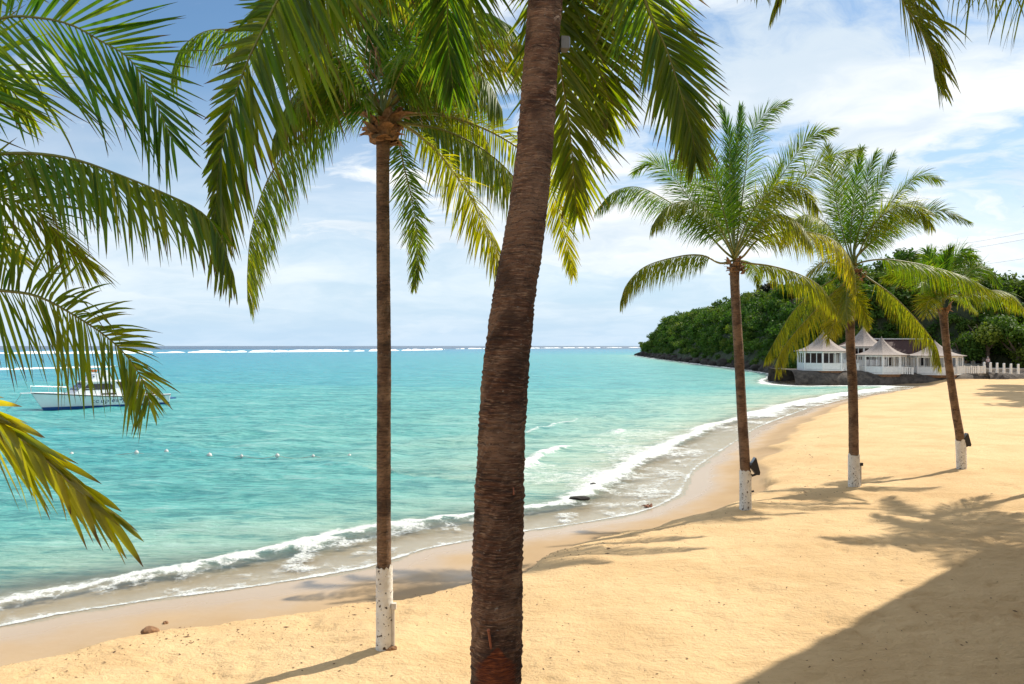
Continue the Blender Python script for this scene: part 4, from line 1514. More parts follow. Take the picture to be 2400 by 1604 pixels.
def make_palm(name, label, base, ctrl, boots, tmat, spacing, nang, dens, amp, seed, bootsize=0.3, crown_r=None):
    org = Vector(base)
    palm = empty(name, org, 0, label=label, category='palm tree')
    me, P, rad = trunk_mesh(ctrl, org, spacing, nang, dens, amp, seed)
    link('trunk', me, tmat, palm)
    top = Vector(P[-1])
    rng = random.Random(seed)
    if boots:
        leaf_boots(palm, org, top + Vector((0, 0, 0.05)), rad[-1], boots, rng, bootsize)
    return palm, org, P, rad, top


def c1(x, y): return (x * .4464, y * .4464)
def c2_(x, y): return (x * .4464, 650 + y * .4464)
def c3_(x, y): return (380 + x * .45916, y * .45916)
def c4_(x, y): return (1080 + x * .45926, y * .45926)
def c5(x, y): return (1380 + x * .44639, 200 + y * .44639)
def dp_(x, y): return (x * 1.02302, y * 1.02302)


def px_frond(palm, org, crown, pxs, d0, d1, rng, bow=0.0, **kw):
    """frond whose stalk passes the given photograph pixels; depth runs from d0 at the crown to d1 at the tip"""
    n = len(pxs)
    pts = [crown]
    for i, (x, y, *dz) in enumerate(pxs):
        q = (i + 1) / n
        d = dz[0] if dz else d0 + (d1 - d0) * q + bow * math.sin(q * math.pi)
        pts.append(at(x, y, d))
    return frond(palm, org, pts, rng, **kw)


# ---- the near palm: dark leaning trunk across the picture
ND = 5.6
nctrl_px = [(1136, 1700, 118), (1136, 1568, 114), (1140, 1300, 115), (1146, 1100, 110), (1155, 900, 104), (1176, 700, 97), (1206, 500, 87),
            (1228, 300, 80.5), (1242, 100, 78), (1249, 0, 79), (1258, -180, 78), (1262, -340, 80)]
nb_ = at(1148, 1700 * 1.023, ND)
nbase = Vector((nb_.x - 0.02, ND, gz(nb_.x, ND)))
ctrl = [(nbase.x, nbase.y, nbase.z - 0.2, 0.27), (nbase.x, nbase.y, nbase.z + 0.5, 0.205)]
for x, y, wpx in nctrl_px:
    p = at(x * 1.023, y * 1.023, ND)
    ctrl.append((p.x, p.y, p.z, wpx * 1.023 / F * ND / 2))
palmN, oN, PN, radN, topN = make_palm('coconut_palm', 'tall dark leaning palm trunk nearest the camera, cutting across the middle', nbase, ctrl, 16, M['trunk_near'], 0.044, 128, 7.0, 0.062, 11, 0.34)
rg = np.random.default_rng(101)
NK = dict(L=0.95, pairs=160, width=0.031, r0=0.033, rows=7)
px_frond(palmN, oN, topN, [(1060, -430), (830, -290), (705, -95), (651, 0), (628, 45), (573, 161), (531, 294), (513, 390), (502, 542)], 5.6, 5.9, rg, split=150,
         **{**NK, 'face': (0.45, 0.75, 0.40), 'droop': 0.07, 'age': 0.26, 'ang0': 82, 'ang1': 24, 'lift': -0.10, 'pairs': 165, 'L': 1.08, 'sides': (1.0, 0.30), 'width': 0.036})
px_frond(palmN, oN, topN, [(1400, -360), (1475, -160), (1512, 0), (1562, 115), (1599, 230), (1622, 317), (1631, 377)], 5.6, 6.1, rg, split=150,
         **{**NK, 'face': (0.25, 0.80, 0.45), 'droop': 0.14, 'age': 0.26, 'L': 0.58, 'width': 0.024, 'ang0': 56, 'ang1': 18, 'lift': -0.15})
px_frond(palmN, oN, topN, [(1320, -330), (1345, -120), (1372, 30), (1400, 140), (1420, 235), (1424, 300)], 5.8, 7.6, rg,
         **{**NK, 'face': (0.4, 0.7, 0.4), 'droop': 0.22, 'age': 0.34, 'L': 0.70})
px_frond(palmN, oN, topN, [(1292, -250), (1300, -50), (1312, 140), (1332, 275), (1345, 413), (1352, 500)], 6.2, 7.6, rg,
         **{**NK, 'face': (0.5, 0.7, 0.3), 'droop': 0.20, 'age': 0.40, 'L': 0.75})
px_frond(palmN, oN, topN, [(1150, -400), (1072, -230), (1052, -60), (1050, 80), (1062, 205)], 5.8, 7.2, rg,
         **{**NK, 'face': (0.5, 0.6, 0.4), 'droop': 0.25, 'age': 0.12, 'L': 0.80})
px_frond(palmN, oN, topN, [(1110, -430), (950, -330), (850, -190), (800, -70), (775, 30)], 5.9, 7.6, rg,
         **{**NK, 'roll': -20, 'droop': 0.4, 'age': 0.30, 'L': 1.0, 'lift': -0.5})
px_frond(palmN, oN, topN, [(1180, -420), (1110, -330), (1000, -200), (930, -100), (905, -10)], 6.0, 8.4, rg,
         **{**NK, 'roll': 0, 'droop': 0.45, 'age': 0.22, 'L': 1.0, 'lift': -0.5})
px_frond(palmN, oN, topN, [(1400, -460), (1560, -400), (1680, -250), (1740, -120), (1775, -40)], 5.9, 7.6, rg, **{**NK, 'age': 0.3, 'droop': 0.4, 'L': 0.7})
px_frond(palmN, oN, topN, [(1330, -420), (1440, -330), (1480, -180), (1470, -60), (1440, 40)], 6.0, 8.0, rg, **{**NK, 'age': 0.3, 'droop': 0.4, 'L': 0.85})
px_frond(palmN, oN, topN, [(1120, -440), (960, -380), (830, -250), (745, -110), (715, 0), (705, 90)], 5.8, 6.6, rg,
         **{**NK, 'face': (0.45, 0.75, 0.40), 'droop': 0.12, 'age': 0.24, 'ang0': 75, 'ang1': 26, 'L': 0.9, 'sides': (1.0, 0.5)})
for k in range(5):      # the rest of the crown, above the picture and over the camera
    az = R(135 + k * 27)
    el = 62 - 18 * (k % 3)
    if math.sin(az) > 0.2:
        el += 14
    frond(palmN, oN, gen_frond_pts(topN, az, el, 3.9, 60 + 15 * (k % 3)), rg, L=0.8, pairs=64, width=0.045, age=0.2, droop=0.4)
# rust-red stain and iron spike low on the trunk, a second small spike higher up
def on_trunk(px, py, lift=0.0):
    p = at(px, py, ND)
    i = int(np.argmin(np.abs(PN[:, 2] - p.z)))
    c, r_ = PN[i], radN[i] * 1.03
    dx = max(-r_ * 0.95, min(r_ * 0.95, p.x - c[0]))
    return Vector((c[0] + dx, c[1] - math.sqrt(max(r_ * r_ - dx * dx, 0)) - lift, p.z))
tN = [o for o in palmN.children if o.name.startswith('trunk')][0]
co = np.zeros(len(tN.data.vertices) * 3, np.float32)
tN.data.vertices.foreach_get('co', co)
co = co.reshape(-1, 3) + np.array(oN)
apx = 1200 + co[:, 0] / co[:, 1] * F
zst = at(0, 1494, ND).z
down = np.clip((zst - co[:, 2]) / 0.5, -1, 1.5)
halfw = 12 + 52 * sstep(down, 0.0, 0.35)
cen_ = 1166 - 10 * np.clip(down, 0, 1)
sv_ = np.clip(1.25 - np.abs(apx - cen_) / halfw, 0, 1) * sstep(down, -0.06, 0.08) * (co[:, 1] < ND + 0.02)
sa_ = tN.data.attributes.new('stain', 'FLOAT', 'POINT')
sa_.data.foreach_set('value', sv_.astype(np.float32))
p0_, p1_ = on_trunk(1154, 1512, -0.02), on_trunk(1147, 1453, 0.035)
sp_ = empty('iron_spike', p0_, 0, label='rusty iron spike stuck in the near trunk above the red stain', category='spike')
MB().tube([(0, 0, 0), p1_ - p0_], [0.008, 0.0095], 10).build('rod', M['rustmetal'], sp_)
MB().tube([p1_ - p0_, (p1_ - p0_) * 1.03], [0.012, 0.011], 10).build('head', M['rustmetal'], sp_)
p0_, p1_ = on_trunk(1203, 1130, -0.01), on_trunk(1204, 1148, 0.02)
sp_ = empty('iron_spike', p0_, 0, label='small rusty nail higher up on the near trunk', category='spike')
MB().tube([(0, 0, 0), p1_ - p0_], [0.0045, 0.005], 8).build('rod', M['rustmetal'], sp_)
MB().tube([p1_ - p0_, (p1_ - p0_) * 1.08], [0.007, 0.006], 8).build('head', M['rustmetal'], sp_)
# grey box lamp on the far right side of the trunk
bp = at(1322, 104, ND + 0.02)
bl = empty('box_lamp', bp, 0, label='grey box lamp strapped to the right side of the near trunk', category='lamp')
MB().box((0, 0, 0), (0.058, 0.09, 0.085), 0.15).build('housing', M['grey'], bl)
MB().box((0.032, 0, 0), (0.006, 0.075, 0.07), 0.15).build('lens', M['lens'], bl)
MB().tube([(-0.02, 0.0, -0.05), (-0.10, 0.01, -0.06)], 0.008, 8).build('bracket', M['black'], bl)

# ---- the middle palm: straight slim trunk with chipped white base
bM = PALM_BASES['M']
dM = bM.y
ctrl = [(bM.x, bM.y, bM.z - 0.25, 0.135)]
for x, y, wpx in ((881, 1480, 36), (881, 1400, 34.5), (880, 1290, 34), (879, 1080, 33.5), (880, 850, 33), (878, 600, 32), (877, 400, 31), (878, 330, 33), (880, 285, 38)):
    p = at(x * 1.023, y * 1.023, dM)
    ctrl.append((p.x, p.y, p.z, wpx * 1.023 / F * dM / 2 * 0.96))
palmM, oM, PM, radM, topM = make_palm('coconut_palm', 'straight slim palm with chipped white base, left of the near trunk', bM, ctrl, 40, M['trunk'], 0.075, 48, 5.0, 0.035, 21, 0.42)
zt = at(880 * 1.023, 1296 * 1.023, dM).z
paint_band(palmM, oM, PM, radM, zt, 44, 5)
rg = np.random.default_rng(202)
MK = dict(L=0.92, pairs=145, width=0.025, r0=0.032, lift=-0.7)
mf = lambda pxs, dd, bow=0.0, **kw: px_frond(palmM, oM, topM + Vector((0, 0, 0.1)), pxs, dM, dM + dd, rg, bow, **{**MK, **kw})
mf([dp_(845, 268), dp_(790, 262), dp_(700, 300), dp_(620, 400), dp_(578, 520), dp_(567, 620), dp_(567, 690)], 0.7, 0.2, droop=0.6, age=0.28, roll=-22, L=0.95, lift=-1.1)
mf([dp_(930, 290), dp_(1000, 345), dp_(1070, 440), dp_(1125, 550), dp_(1157, 640)], -0.6, 0.0, droop=0.35, age=0.62, face=(0.5, 0.5, 0.5), L=0.72, lift=-0.4)
mf([dp_(930, 283), dp_(1020, 300), dp_(1110, 345), dp_(1180, 410), dp_(1225, 500)], 0.9, 0.0, droop=0.6, age=0.38, roll=20, lift=-1.0)
mf([dp_(905, 295), dp_(925, 380), dp_(946, 470), dp_(957, 560), dp_(950, 655)], 0.5, 0.6, droop=0.16, age=0.22, face=(0.5, 0.7, 0.4), L=0.52, r0=0.022, lift=-0.1)
mf([dp_(905, 262), dp_(950, 248), dp_(1030, 255), dp_(1090, 285), dp_(1120, 330)], 1.6, 0.4, droop=0.5, age=0.55)
mf([dp_(898, 210), dp_(935, 135), dp_(985, 95), dp_(1040, 82), dp_(1075, 130), dp_(1088, 220)], -1.4, -0.4, droop=0.7, age=0.06, L=0.95, roll=-20, lift=-1.0)
mf([dp_(868, 180), dp_(864, 60), dp_(862, -60), dp_(866, -170)], 0.3, 0.0, droop=0.10, age=0.05, ang0=35, ang1=12, lift=0.1)
mf([dp_(855, 190), dp_(830, 60), dp_(800, -60), dp_(760, -150)], 0.8, 0.0, droop=0.3, age=0.10, ang0=45, lift=0.1)
mf([dp_(890, 190), dp_(930, 90), dp_(990, 0), dp_(1070, -90)], 0.9, 0.0, droop=0.25, age=0.08, lift=0.0, face=(-0.5, 0.5, 0.6))
mf([dp_(900, 220), dp_(980, 140), dp_(1070, 98), dp_(1150, 92), dp_(1215, 110)], 1.0, 0.3, droop=0.6, age=0.55)
mf([dp_(900, 230), dp_(990, 165), dp_(1090, 140), dp_(1190, 150), dp_(1250, 190)], 1.8, 0.3, droop=0.55, age=0.35)
mf([dp_(850, 230), dp_(760, 140), dp_(660, 90), dp_(560, 70), dp_(470, 72), dp_(410, 118), dp_(392, 185)], 1.6, 0.2, droop=0.55, age=0.15, roll=0)
mf([dp_(850, 220), dp_(770, 130), dp_(690, 60), dp_(600, 20)], 1.0, 0.0, droop=0.45, age=0.15)
mf([dp_(855, 250), dp_(800, 215), dp_(740, 220), dp_(690, 270)], 2.2, 0.2, droop=0.5, age=0.25)
mf([dp_(905, 240), dp_(960, 190), dp_(1010, 190), dp_(1060, 230)], 2.2, 0.2, droop=0.5, age=0.3)
mf([dp_(1000, 262), dp_(1120, 300), dp_(1210, 360), dp_(1270, 450), dp_(1300, 560), dp_(1313, 630)], 1.9, 0.2, droop=0.25, age=0.62, face=(0.4, 0.7, 0.4), L=0.62, lift=-0.2)
mf([dp_(900, 200), dp_(940, 90), dp_(960, -20), dp_(1000, -110)], -0.8, 0.0, droop=0.35, age=0.12)
mf([dp_(880, 190), dp_(905, 70), dp_(935, -40), dp_(940, -120)], 1.6, 0.0, droop=0.3, age=0.08)
mf([dp_(845, 235), dp_(790, 175), dp_(735, 130), dp_(680, 130)], -1.5, 0.0, droop=0.5, age=0.2)
mf([dp_(850, 215), dp_(790, 110), dp_(720, 30), dp_(640, -10)], -1.2, 0.0, droop=0.55, age=0.14, lift=-0.8, L=1.05)
mf([dp_(890, 205), dp_(950, 110), dp_(1030, 50), dp_(1110, 30), dp_(1170, 60)], 0.4, 0.0, droop=0.6, age=0.16, lift=-0.8, L=1.0)
mf([dp_(900, 235), dp_(960, 170), dp_(1040, 150), dp_(1110, 180), dp_(1150, 250)], -0.9, 0.0, droop=0.6, age=0.22, lift=-0.9, L=0.9)
mf([dp_(850, 240), dp_(790, 190), dp_(720, 190), dp_(660, 240), dp_(625, 320)], -0.6, 0.0, droop=0.6, age=0.22, lift=-0.9, L=0.9)
# pale dry fruit stalks hanging in the crown
mb = MB()
rr = random.Random(5)
for k in range(26):
    a = rr.uniform(0, 6.28)
    p = topM + Vector((math.cos(a) * .1, math.sin(a) * .1, .25 + rr.uniform(0, .5))) - oM
    q = p + Vector((math.cos(a) * rr.uniform(.3, .7), math.sin(a) * rr.uniform(.3, .7), rr.uniform(.1, .45)))
    e = q + Vector((math.cos(a) * .12, math.sin(a) * .12, -rr.uniform(.25, .6)))
    mb.tube([p, (p + q) / 2 + Vector((0, 0, .08)), q, e], [.010, .008, .006, .003], 5)
mb.build('dry_fruit_stalks', M['fibre'], palmM, kind='stuff')
# conduit with small box at its base
cd = empty('conduit', (bM.x + 0.15, bM.y - 0.05, bM.z), 0, label='pale cable conduit with small box on the straight palm base', category='conduit')
MB().tube([(0, 0, -0.1), (0.0, 0, 0.62)], 0.022, 10).build('pipe', M['pvc'], cd)
MB().box((0.012, -0.02, 0.66), (0.07, 0.06, 0.09)).build('box', M['pvc'], cd)


# ---- three palms further along the beach
def beach_palm(key, label, trunk_px, top_px, white_y, seed, boots, age_top=0.0):
    b = PALM_BASES[key]
    d = b.y
    ctrl = [(b.x, b.y, b.z - 0.25, trunk_px[0][2] * 1.023 / F * d / 2 * 1.05)]
    for x, y, wpx in trunk_px:
        p = at(x * 1.023, y * 1.023, d)
        ctrl.append((p.x, p.y, p.z, wpx * 1.023 / F * d / 2 * 0.95))
    palm, o, P, rad, top = make_palm('coconut_palm', label, b, ctrl, boots, M['trunk'], 0.10, 28, 4.0, 0.030, seed, 0.34)
    paint_band(palm, o, P, rad, at(0, white_y * 1.023, d).z, 36, seed)
    return palm, o, d, top + Vector((0, 0, 0.12))


pA, oA, dA, tA = beach_palm('A', 'beach palm with floodlight, leftmost of the three further along the sand',
                            [(1708, 1160, 25), (1707, 1075, 24), (1700, 950, 23.5), (1692, 800, 22.5), (1686, 700, 22), (1683, 640, 22), (1684, 605, 27)], None, 1076, 31, 16)
rg = np.random.default_rng(303)
AK = dict(L=0.95, pairs=150, width=0.023, r0=0.034, rows=5, lift=-0.3, ang0=60, ang1=18)
def af(pts, dd, bow=0.0, **kw):
    return px_frond(pA, oA, tA, [c5(*q) for q in pts], dA, dA + dd, rg, bow, **{**AK, **kw})
af([(700, 860), (560, 710), (420, 610), (260, 535), (130, 560), (45, 650)], -0.8, age=0.16, droop=0.62, lift=-1.0)
af([(700, 800), (560, 640), (440, 480), (330, 405), (240, 455)], 1.3, age=0.15, droop=0.17, face=(-0.24, 0.41, 0.35), lift=-0.1, L=0.8)
af([(690, 935), (600, 895), (480, 898), (300, 950), (200, 1045), (165, 1140)], -0.4, age=0.45, droop=0.65, lift=-1.0)
af([(740, 800), (680, 560), (600, 335), (535, 215)], -1.2, age=0.12, droop=0.20, face=(-0.06, -0.85, 0.53), lift=-0.1, L=0.8)
af([(760, 800), (742, 520), (735, 260), (690, 110)], 0.3, age=0.0, droop=0.10, ang0=38, ang1=14, face=(0.09, 0.5, 0.33), lift=0.1, L=0.6)
af([(765, 800), (765, 500), (790, 250), (800, 115)], 0.8, age=0.0, droop=0.10, ang0=38, ang1=14, face=(-0.26, -0.86, 0.54), lift=0.1, L=0.6)
af([(780, 800), (820, 480), (850, 270), (930, 150), (1040, 90)], 0.9, age=0.14, droop=0.29, face=(0.38, 0.46, 0.49), lift=-0.1, L=0.8)
af([(790, 850), (900, 650), (1050, 420), (1160, 275), (1280, 235)], 0.2, age=0.18, droop=0.28, face=(0.44, 0.83, 0.48), lift=-0.1, L=0.8)
af([(800, 870), (950, 680), (1100, 520), (1240, 395), (1430, 335)], 1.2, age=0.22, droop=0.33, face=(0.06, 0.45, 0.33), lift=-0.1, L=0.8)
af([(810, 900), (900, 805), (1060, 770), (1220, 785), (1330, 850), (1390, 960), (1405, 1085)], -1.4, age=0.78, droop=0.62, lift=-1.0)
af([(840, 935), (960, 950), (1100, 990), (1220, 1060), (1300, 1180)], -0.4, age=0.55, droop=0.6, lift=-1.0)
af([(720, 800), (610, 590), (500, 430), (440, 400)], 2.0, age=0.2, droop=0.27, face=(0.47, 0.82, 0.42), lift=-0.1, L=0.8)
af([(790, 830), (880, 690), (960, 540), (1010, 420)], 2.1, age=0.2, droop=0.17, face=(-0.03, 0.44, 0.54), lift=-0.1, L=0.8)
af([(760, 840), (720, 640), (660, 480), (600, 400)], 2.4, age=0.15, droop=0.22, face=(0.2, 0.5, 0.52), lift=-0.1, L=0.8)
af([(840, 930), (870, 970), (885, 1010), (890, 1060)], 2.4, 0.5, age=0.3, droop=0.5, L=0.5)

af([(775, 860), (860, 660), (990, 540), (1120, 550), (1200, 650)], -1.0, age=0.42, droop=0.6, lift=-0.9)
af([(745, 860), (650, 690), (530, 610), (410, 640), (330, 740)], -1.3, age=0.36, droop=0.6, lift=-0.9)
af([(780, 880), (880, 740), (1000, 680), (1110, 730), (1170, 830)], -1.8, age=0.5, droop=0.6, lift=-0.9)

pB, oB, dB, tB = beach_palm('B', 'beach palm with white base, middle of the three further along the sand',
                            [(1957, 1108, 24), (1956, 1040, 23), (1954, 900, 22), (1948, 780, 21), (1950, 700, 20), (1957, 650, 21), (1960, 620, 26)], None, 1041, 41, 14)
rg = np.random.default_rng(404)
def bf(pts, dd, bow=0.0, **kw):
    return px_frond(pB, oB, tB, [c5(*q) for q in pts], dB, dB + dd, rg, bow, **{**AK, 'L': 1.0, **kw})
bf([(1375, 850), (1385, 650), (1410, 470), (1430, 335)], -0.6, age=0.02, droop=0.10, ang0=45, ang1=16, face=(0.34, 0.69, 0.4), lift=0.1, L=0.6)
bf([(1400, 860), (1530, 690), (1650, 545), (1740, 475), (1850, 500)], 0.5, age=0.16, droop=0.32, face=(-0.3, 0.6, 0.51), lift=-0.1, L=0.8)
bf([(1420, 880), (1600, 740), (1720, 680), (1850, 660), (1990, 712)], -0.4, age=0.2, droop=0.21, face=(0.55, -0.75, 0.31), lift=-0.1, L=0.8)
bf([(1430, 930), (1560, 915), (1760, 945), (1960, 1000), (2110, 1075)], -0.5, age=0.3, droop=0.55, lift=-1.0)
bf([(1450, 1000), (1590, 1100), (1720, 1230), (1820, 1360), (1850, 1470)], -1.0, age=0.55, droop=0.42, roll=12, lift=-1.0)
bf([(1350, 985), (1220, 1060), (1080, 1180), (990, 1320), (930, 1430)], -0.6, age=0.42, droop=0.5, lift=-1.0)
bf([(1350, 1030), (1230, 1140), (1090, 1290), (1010, 1400), (985, 1500)], -1.3, age=0.62, droop=0.45, lift=-1.0)
bf([(1365, 1040), (1320, 1170), (1275, 1280), (1255, 1340)], -1.9, age=0.7, droop=0.27, face=(0.56, 0.78, 0.58), lift=-0.1, L=0.8)
bf([(1390, 1050), (1425, 1150), (1470, 1260)], -2.2, age=0.55, droop=0.18, face=(0.4, 0.51, 0.43), lift=-0.1, L=0.8)
bf([(1355, 860), (1300, 620), (1265, 420), (1255, 320)], 0.8, age=0.2, droop=0.17, face=(-0.08, 0.88, 0.3), lift=-0.1, L=0.8)
bf([(1395, 830), (1480, 620), (1550, 460), (1600, 365)], 0.9, age=0.12, droop=0.18, face=(-0.31, 0.78, 0.39), lift=-0.1, L=0.8)
bf([(1365, 850), (1330, 700), (1330, 520), (1360, 380)], 1.5, age=0.12, droop=0.17, face=(0.58, 0.58, 0.32), lift=-0.1, L=0.8)
bf([(1400, 850), (1450, 640), (1470, 460), (1510, 360)], -1.0, age=0.08, droop=0.25, face=(-0.31, 0.72, 0.31), lift=-0.1, L=0.8)
bf([(1340, 930), (1230, 800), (1130, 720), (1040, 720)], 1.6, age=0.25, droop=0.30, face=(-0.23, 0.9, 0.46), lift=-0.1, L=0.8)
bf([(1350, 960), (1250, 930), (1160, 980), (1110, 1080)], -2.2, age=0.5, droop=0.31, face=(-0.46, 0.58, 0.57), lift=-0.1, L=0.8)
bf([(1380, 1020), (1360, 1080), (1350, 1160), (1360, 1230)], -2.4, 0, age=0.45, droop=0.20, face=(0.05, 0.37, 0.37), lift=-0.1, L=0.8)
bf([(1410, 900), (1560, 760), (1640, 690), (1720, 690)], 1.9, age=0.2, droop=0.33, face=(-0.25, 0.83, 0.32), lift=-0.1, L=0.8)

bf([(1410, 900), (1500, 730), (1620, 640), (1740, 660), (1800, 740)], -1.0, age=0.40, droop=0.6, lift=-0.9)
bf([(1350, 890), (1260, 740), (1150, 680), (1060, 730), (1010, 820)], -0.9, age=0.40, droop=0.6, lift=-0.9)

pC, oC, dC, tC = beach_palm('C', 'short leaning beach palm with floodlight, rightmost of the three',
                            [(2203, 1070, 20), (2200, 1007, 20), (2189, 940, 18.5), (2177, 860, 17.5), (2168, 790, 17), (2163, 740, 18), (2160, 705, 23)], None, 1008, 51, 14)
rg = np.random.default_rng(505)
def cf(pts, dd, bow=0.0, **kw):
    return px_frond(pC, oC, tC, [c5(*q) for q in pts], dC, dC + dd, rg, bow, **{**AK, 'L': 0.92, 'pairs': 130, **kw})
cf([(1850, 1080), (1860, 970), (1880, 900), (1900, 855)], -0.5, age=0.02, droop=0.10, ang0=45, face=(0.12, 0.89, 0.57), lift=0.1, L=0.6)
cf([(1870, 1060), (1900, 930), (1960, 880), (2035, 910)], 0.5, age=0.05, droop=0.18, face=(0.22, 0.78, 0.45), lift=-0.1, L=0.8)
cf([(1880, 1090), (1980, 985), (2080, 960), (2150, 1040)], 0.4, age=0.10, droop=0.22, face=(-0.27, -0.83, 0.58), lift=-0.1, L=0.8)
cf([(1890, 1110), (2030, 1085), (2180, 1085), (2285, 1170)], -0.4, age=0.40, droop=0.5, lift=-1.0)
cf([(1830, 1100), (1730, 1010), (1640, 990), (1560, 1010)], 0.6, age=0.2, droop=0.26, face=(0.22, 0.79, 0.54), lift=-0.1, L=0.8)
cf([(1840, 1080), (1810, 960), (1775, 870)], 0.6, age=0.05, droop=0.33, face=(0.22, 0.73, 0.58), lift=-0.1, L=0.8)
cf([(1810, 1120), (1780, 1140), (1770, 1210)], -2.0, age=0.45, droop=0.17, face=(-0.42, -0.88, 0.5), lift=-0.1, L=0.8)
cf([(1850, 1080), (1790, 1020), (1740, 1060)], -2.0, age=0.15, droop=0.17, face=(0.49, -0.42, 0.5), lift=-0.1, L=0.8)
cf([(1880, 1080), (1950, 1030), (2010, 1060)], -2.1, age=0.15, droop=0.33, face=(-0.32, 0.7, 0.52), lift=-0.1, L=0.8)
cf([(1880, 1100), (1960, 1120), (2030, 1180)], 2.0, age=0.4, droop=0.32, face=(-0.26, -0.35, 0.3), lift=-0.1, L=0.8)
cf([(1860, 1070), (1920, 980), (1990, 960)], 1.9, age=0.15, droop=0.26, face=(-0.37, -0.8, 0.56), lift=-0.1, L=0.8)
cf([(1840, 1080), (1780, 960), (1720, 930)], -1.4, age=0.15, droop=0.32, face=(0.47, 0.46, 0.4), lift=-0.1, L=0.8)
cf([(1850, 1090), (1850, 1030), (1870, 1000), (1900, 1010)], -2.2, age=0.15, droop=0.17, face=(0.35, 0.61, 0.31), lift=-0.1, L=0.8)

for nm, key, hx, hy in (('A', 'A', 1729, 1066), ('C', 'C', 2214, 1006)):
    d = PALM_BASES[key].y
    hp = at(hx * 1.023, hy * 1.023, d - 0.05)
    lab = {'A': 'black floodlight on the leftmost of the three far palms', 'C': 'black floodlight on the leaning rightmost palm'}[nm]
    fl = empty('floodlight', hp, 0, label=lab, category='floodlight', group='floodlights on the beach palms')
    hd = MB()
    prof = [(-0.16, -0.02), (0.01, 0.22), (0.02, 0.20), (0.13, -0.20), (0.11, -0.27), (0.03, -0.27)]
    vs = [(x, -0.11, z) for x, z in prof] + [(x, 0.11, z) for x, z in prof]
    n = len(prof)
    hd.add(vs, [tuple(range(n)), tuple(range(2 * n - 1, n - 1, -1))] + [(k, n + k, n + (k + 1) % n, (k + 1) % n) for k in range(n)])
    hd.build('lamp_head', M['black'], fl)
    MB().add([(-0.165, -0.095, -0.03), (0.0, -0.095, 0.225), (0.0, 0.095, 0.225), (-0.165, 0.095, -0.03)], [(0, 1, 2, 3)]).build('lens', M['lens'], fl)
    zb = gz(hp.x - 0.2, hp.y) - hp.z
    MB().tube([(0.05, 0, -0.26), (-0.06, 0, -0.30), (-0.14, 0.02, -0.26)], [0.03, 0.035, 0.035], 8).build('arm', M['black'], fl)
    MB().tube([(-0.10, 0.0, -0.29), (-0.12, 0.0, -0.36), (-0.15, 0.0, zb - 0.1)], 0.03, 10).build('conduit', M['pvc'], fl)
    MB().tube([(-0.14, -0.02, zb * 0.62), (-0.03, -0.02, zb * 0.62 + 0.03)], [0.02, 0.03], 8).build('tap', M['black'], fl)
bB = PALM_BASES['B']
cd = empty('conduit', (bB.x + 0.21, bB.y - 0.03, bB.z), 0, label='pale cable conduit on the middle far palm base', category='conduit')
MB().tube([(0, 0, -0.1), (0.0, 0, 0.70)], 0.025, 10).build('pipe', M['pvc'], cd)
MB().box((0.02, -0.01, 0.72), (0.09, 0.07, 0.10)).build('box', M['black'], cd)

# ---- the palm at the left edge: only its fronds reach into the picture
LD = 5.0
LT = at(-520, 560, LD)
Lb = Vector((LT.x - 0.4, LT.y - 0.2, 0))
Lb.z = gz(Lb.x, Lb.y)
ctrl = [(Lb.x, Lb.y, Lb.z - 0.2, 0.22), (Lb.x + 0.02, Lb.y, Lb.z + 1.2, 0.16), (Lb.x + .15, Lb.y + .08, Lb.z + 3, 0.14), (LT.x, LT.y, LT.z, 0.13)]
palmL, oL, PL, radL, topL = make_palm('coconut_palm', 'palm outside the left edge whose fronds reach into the picture over the boat', Lb, ctrl, 14, M['trunk'], 0.08, 36, 4.0, 0.035, 61)
rg = np.random.default_rng(606)
LK = dict(L=0.90, pairs=130, width=0.026, r0=0.026, rows=7)
def lf(pts, d1, bow=0.0, **kw):
    return px_frond(palmL, oL, topL, pts, LD, d1, rg, bow, **{**LK, **kw})
lf([(-300, 300), (-140, 110), (0, 44), (89, 42), (165, 58), (232, 94), (303, 138), (353, 214), (402, 325)], 5.4, split=75, droop=0.02, age=0.06, face=(0.1, 0.95, 0.25), L=1.00, ang0=84, ang1=20, width=0.022, lift=0.0, sides=(0.72, 1.0), messy=0.05, pairs=92)
lf([(-330, 420), (-170, 368), (0, 361), (89, 361), (178, 375), (268, 406), (380, 451), (469, 495), (513, 549), (545, 640)], 5.4, split=75, droop=0.45, age=0.18, roll=22, L=0.66, lift=-0.75, pairs=120, width=0.024)
lf([(-330, 500), (-150, 440), (0, 462), (90, 500), (156, 575), (208, 622)], 5.6, droop=0.14, age=0.34, L=0.62, face=(0.3, 0.75, 0.5), lift=-0.1, pairs=90, width=0.021)
lf([(-330, 640), (-150, 668), (0, 681), (89, 695), (178, 742), (250, 790), (303, 842), (338, 900), (352, 950)], 4.9, split=75, droop=0.20, age=0.28, face=(0.15, 0.9, 0.35), L=0.60, width=0.020, lift=-0.1, ang0=88, ang1=34, pairs=120, sides=(0.85, 1.1))
lf([(-420, 640, 4.3), (-330, 730, 3.3), (-160, 880, 2.7), (0, 990, 2.45), (80, 1050, 2.4), (155, 1122, 2.35), (205, 1165, 2.3), (240, 1192, 2.3)], 2.3, split=75, droop=0.07, age=0.64, face=(0.15, 0.92, 0.38), L=0.50, width=0.024, ang0=84, ang1=24, pairs=150, lift=0.0, r0=0.014, sides=(0.9, 1.0), ang_side=(0.42, 1.0))
lf([(-360, 330), (-220, 180), (-100, 150), (0, 190), (70, 260)], 5.8, droop=0.08, age=0.25, L=0.70, face=(0.2, 0.85, 0.4), width=0.026, pairs=66)
lf([(-360, 260), (-250, 60), (-130, -60), (0, -80), (120, -50)], 5.6, droop=0.1, age=0.2, L=0.60, face=(0.2, 0.85, 0.4), width=0.026, pairs=66)
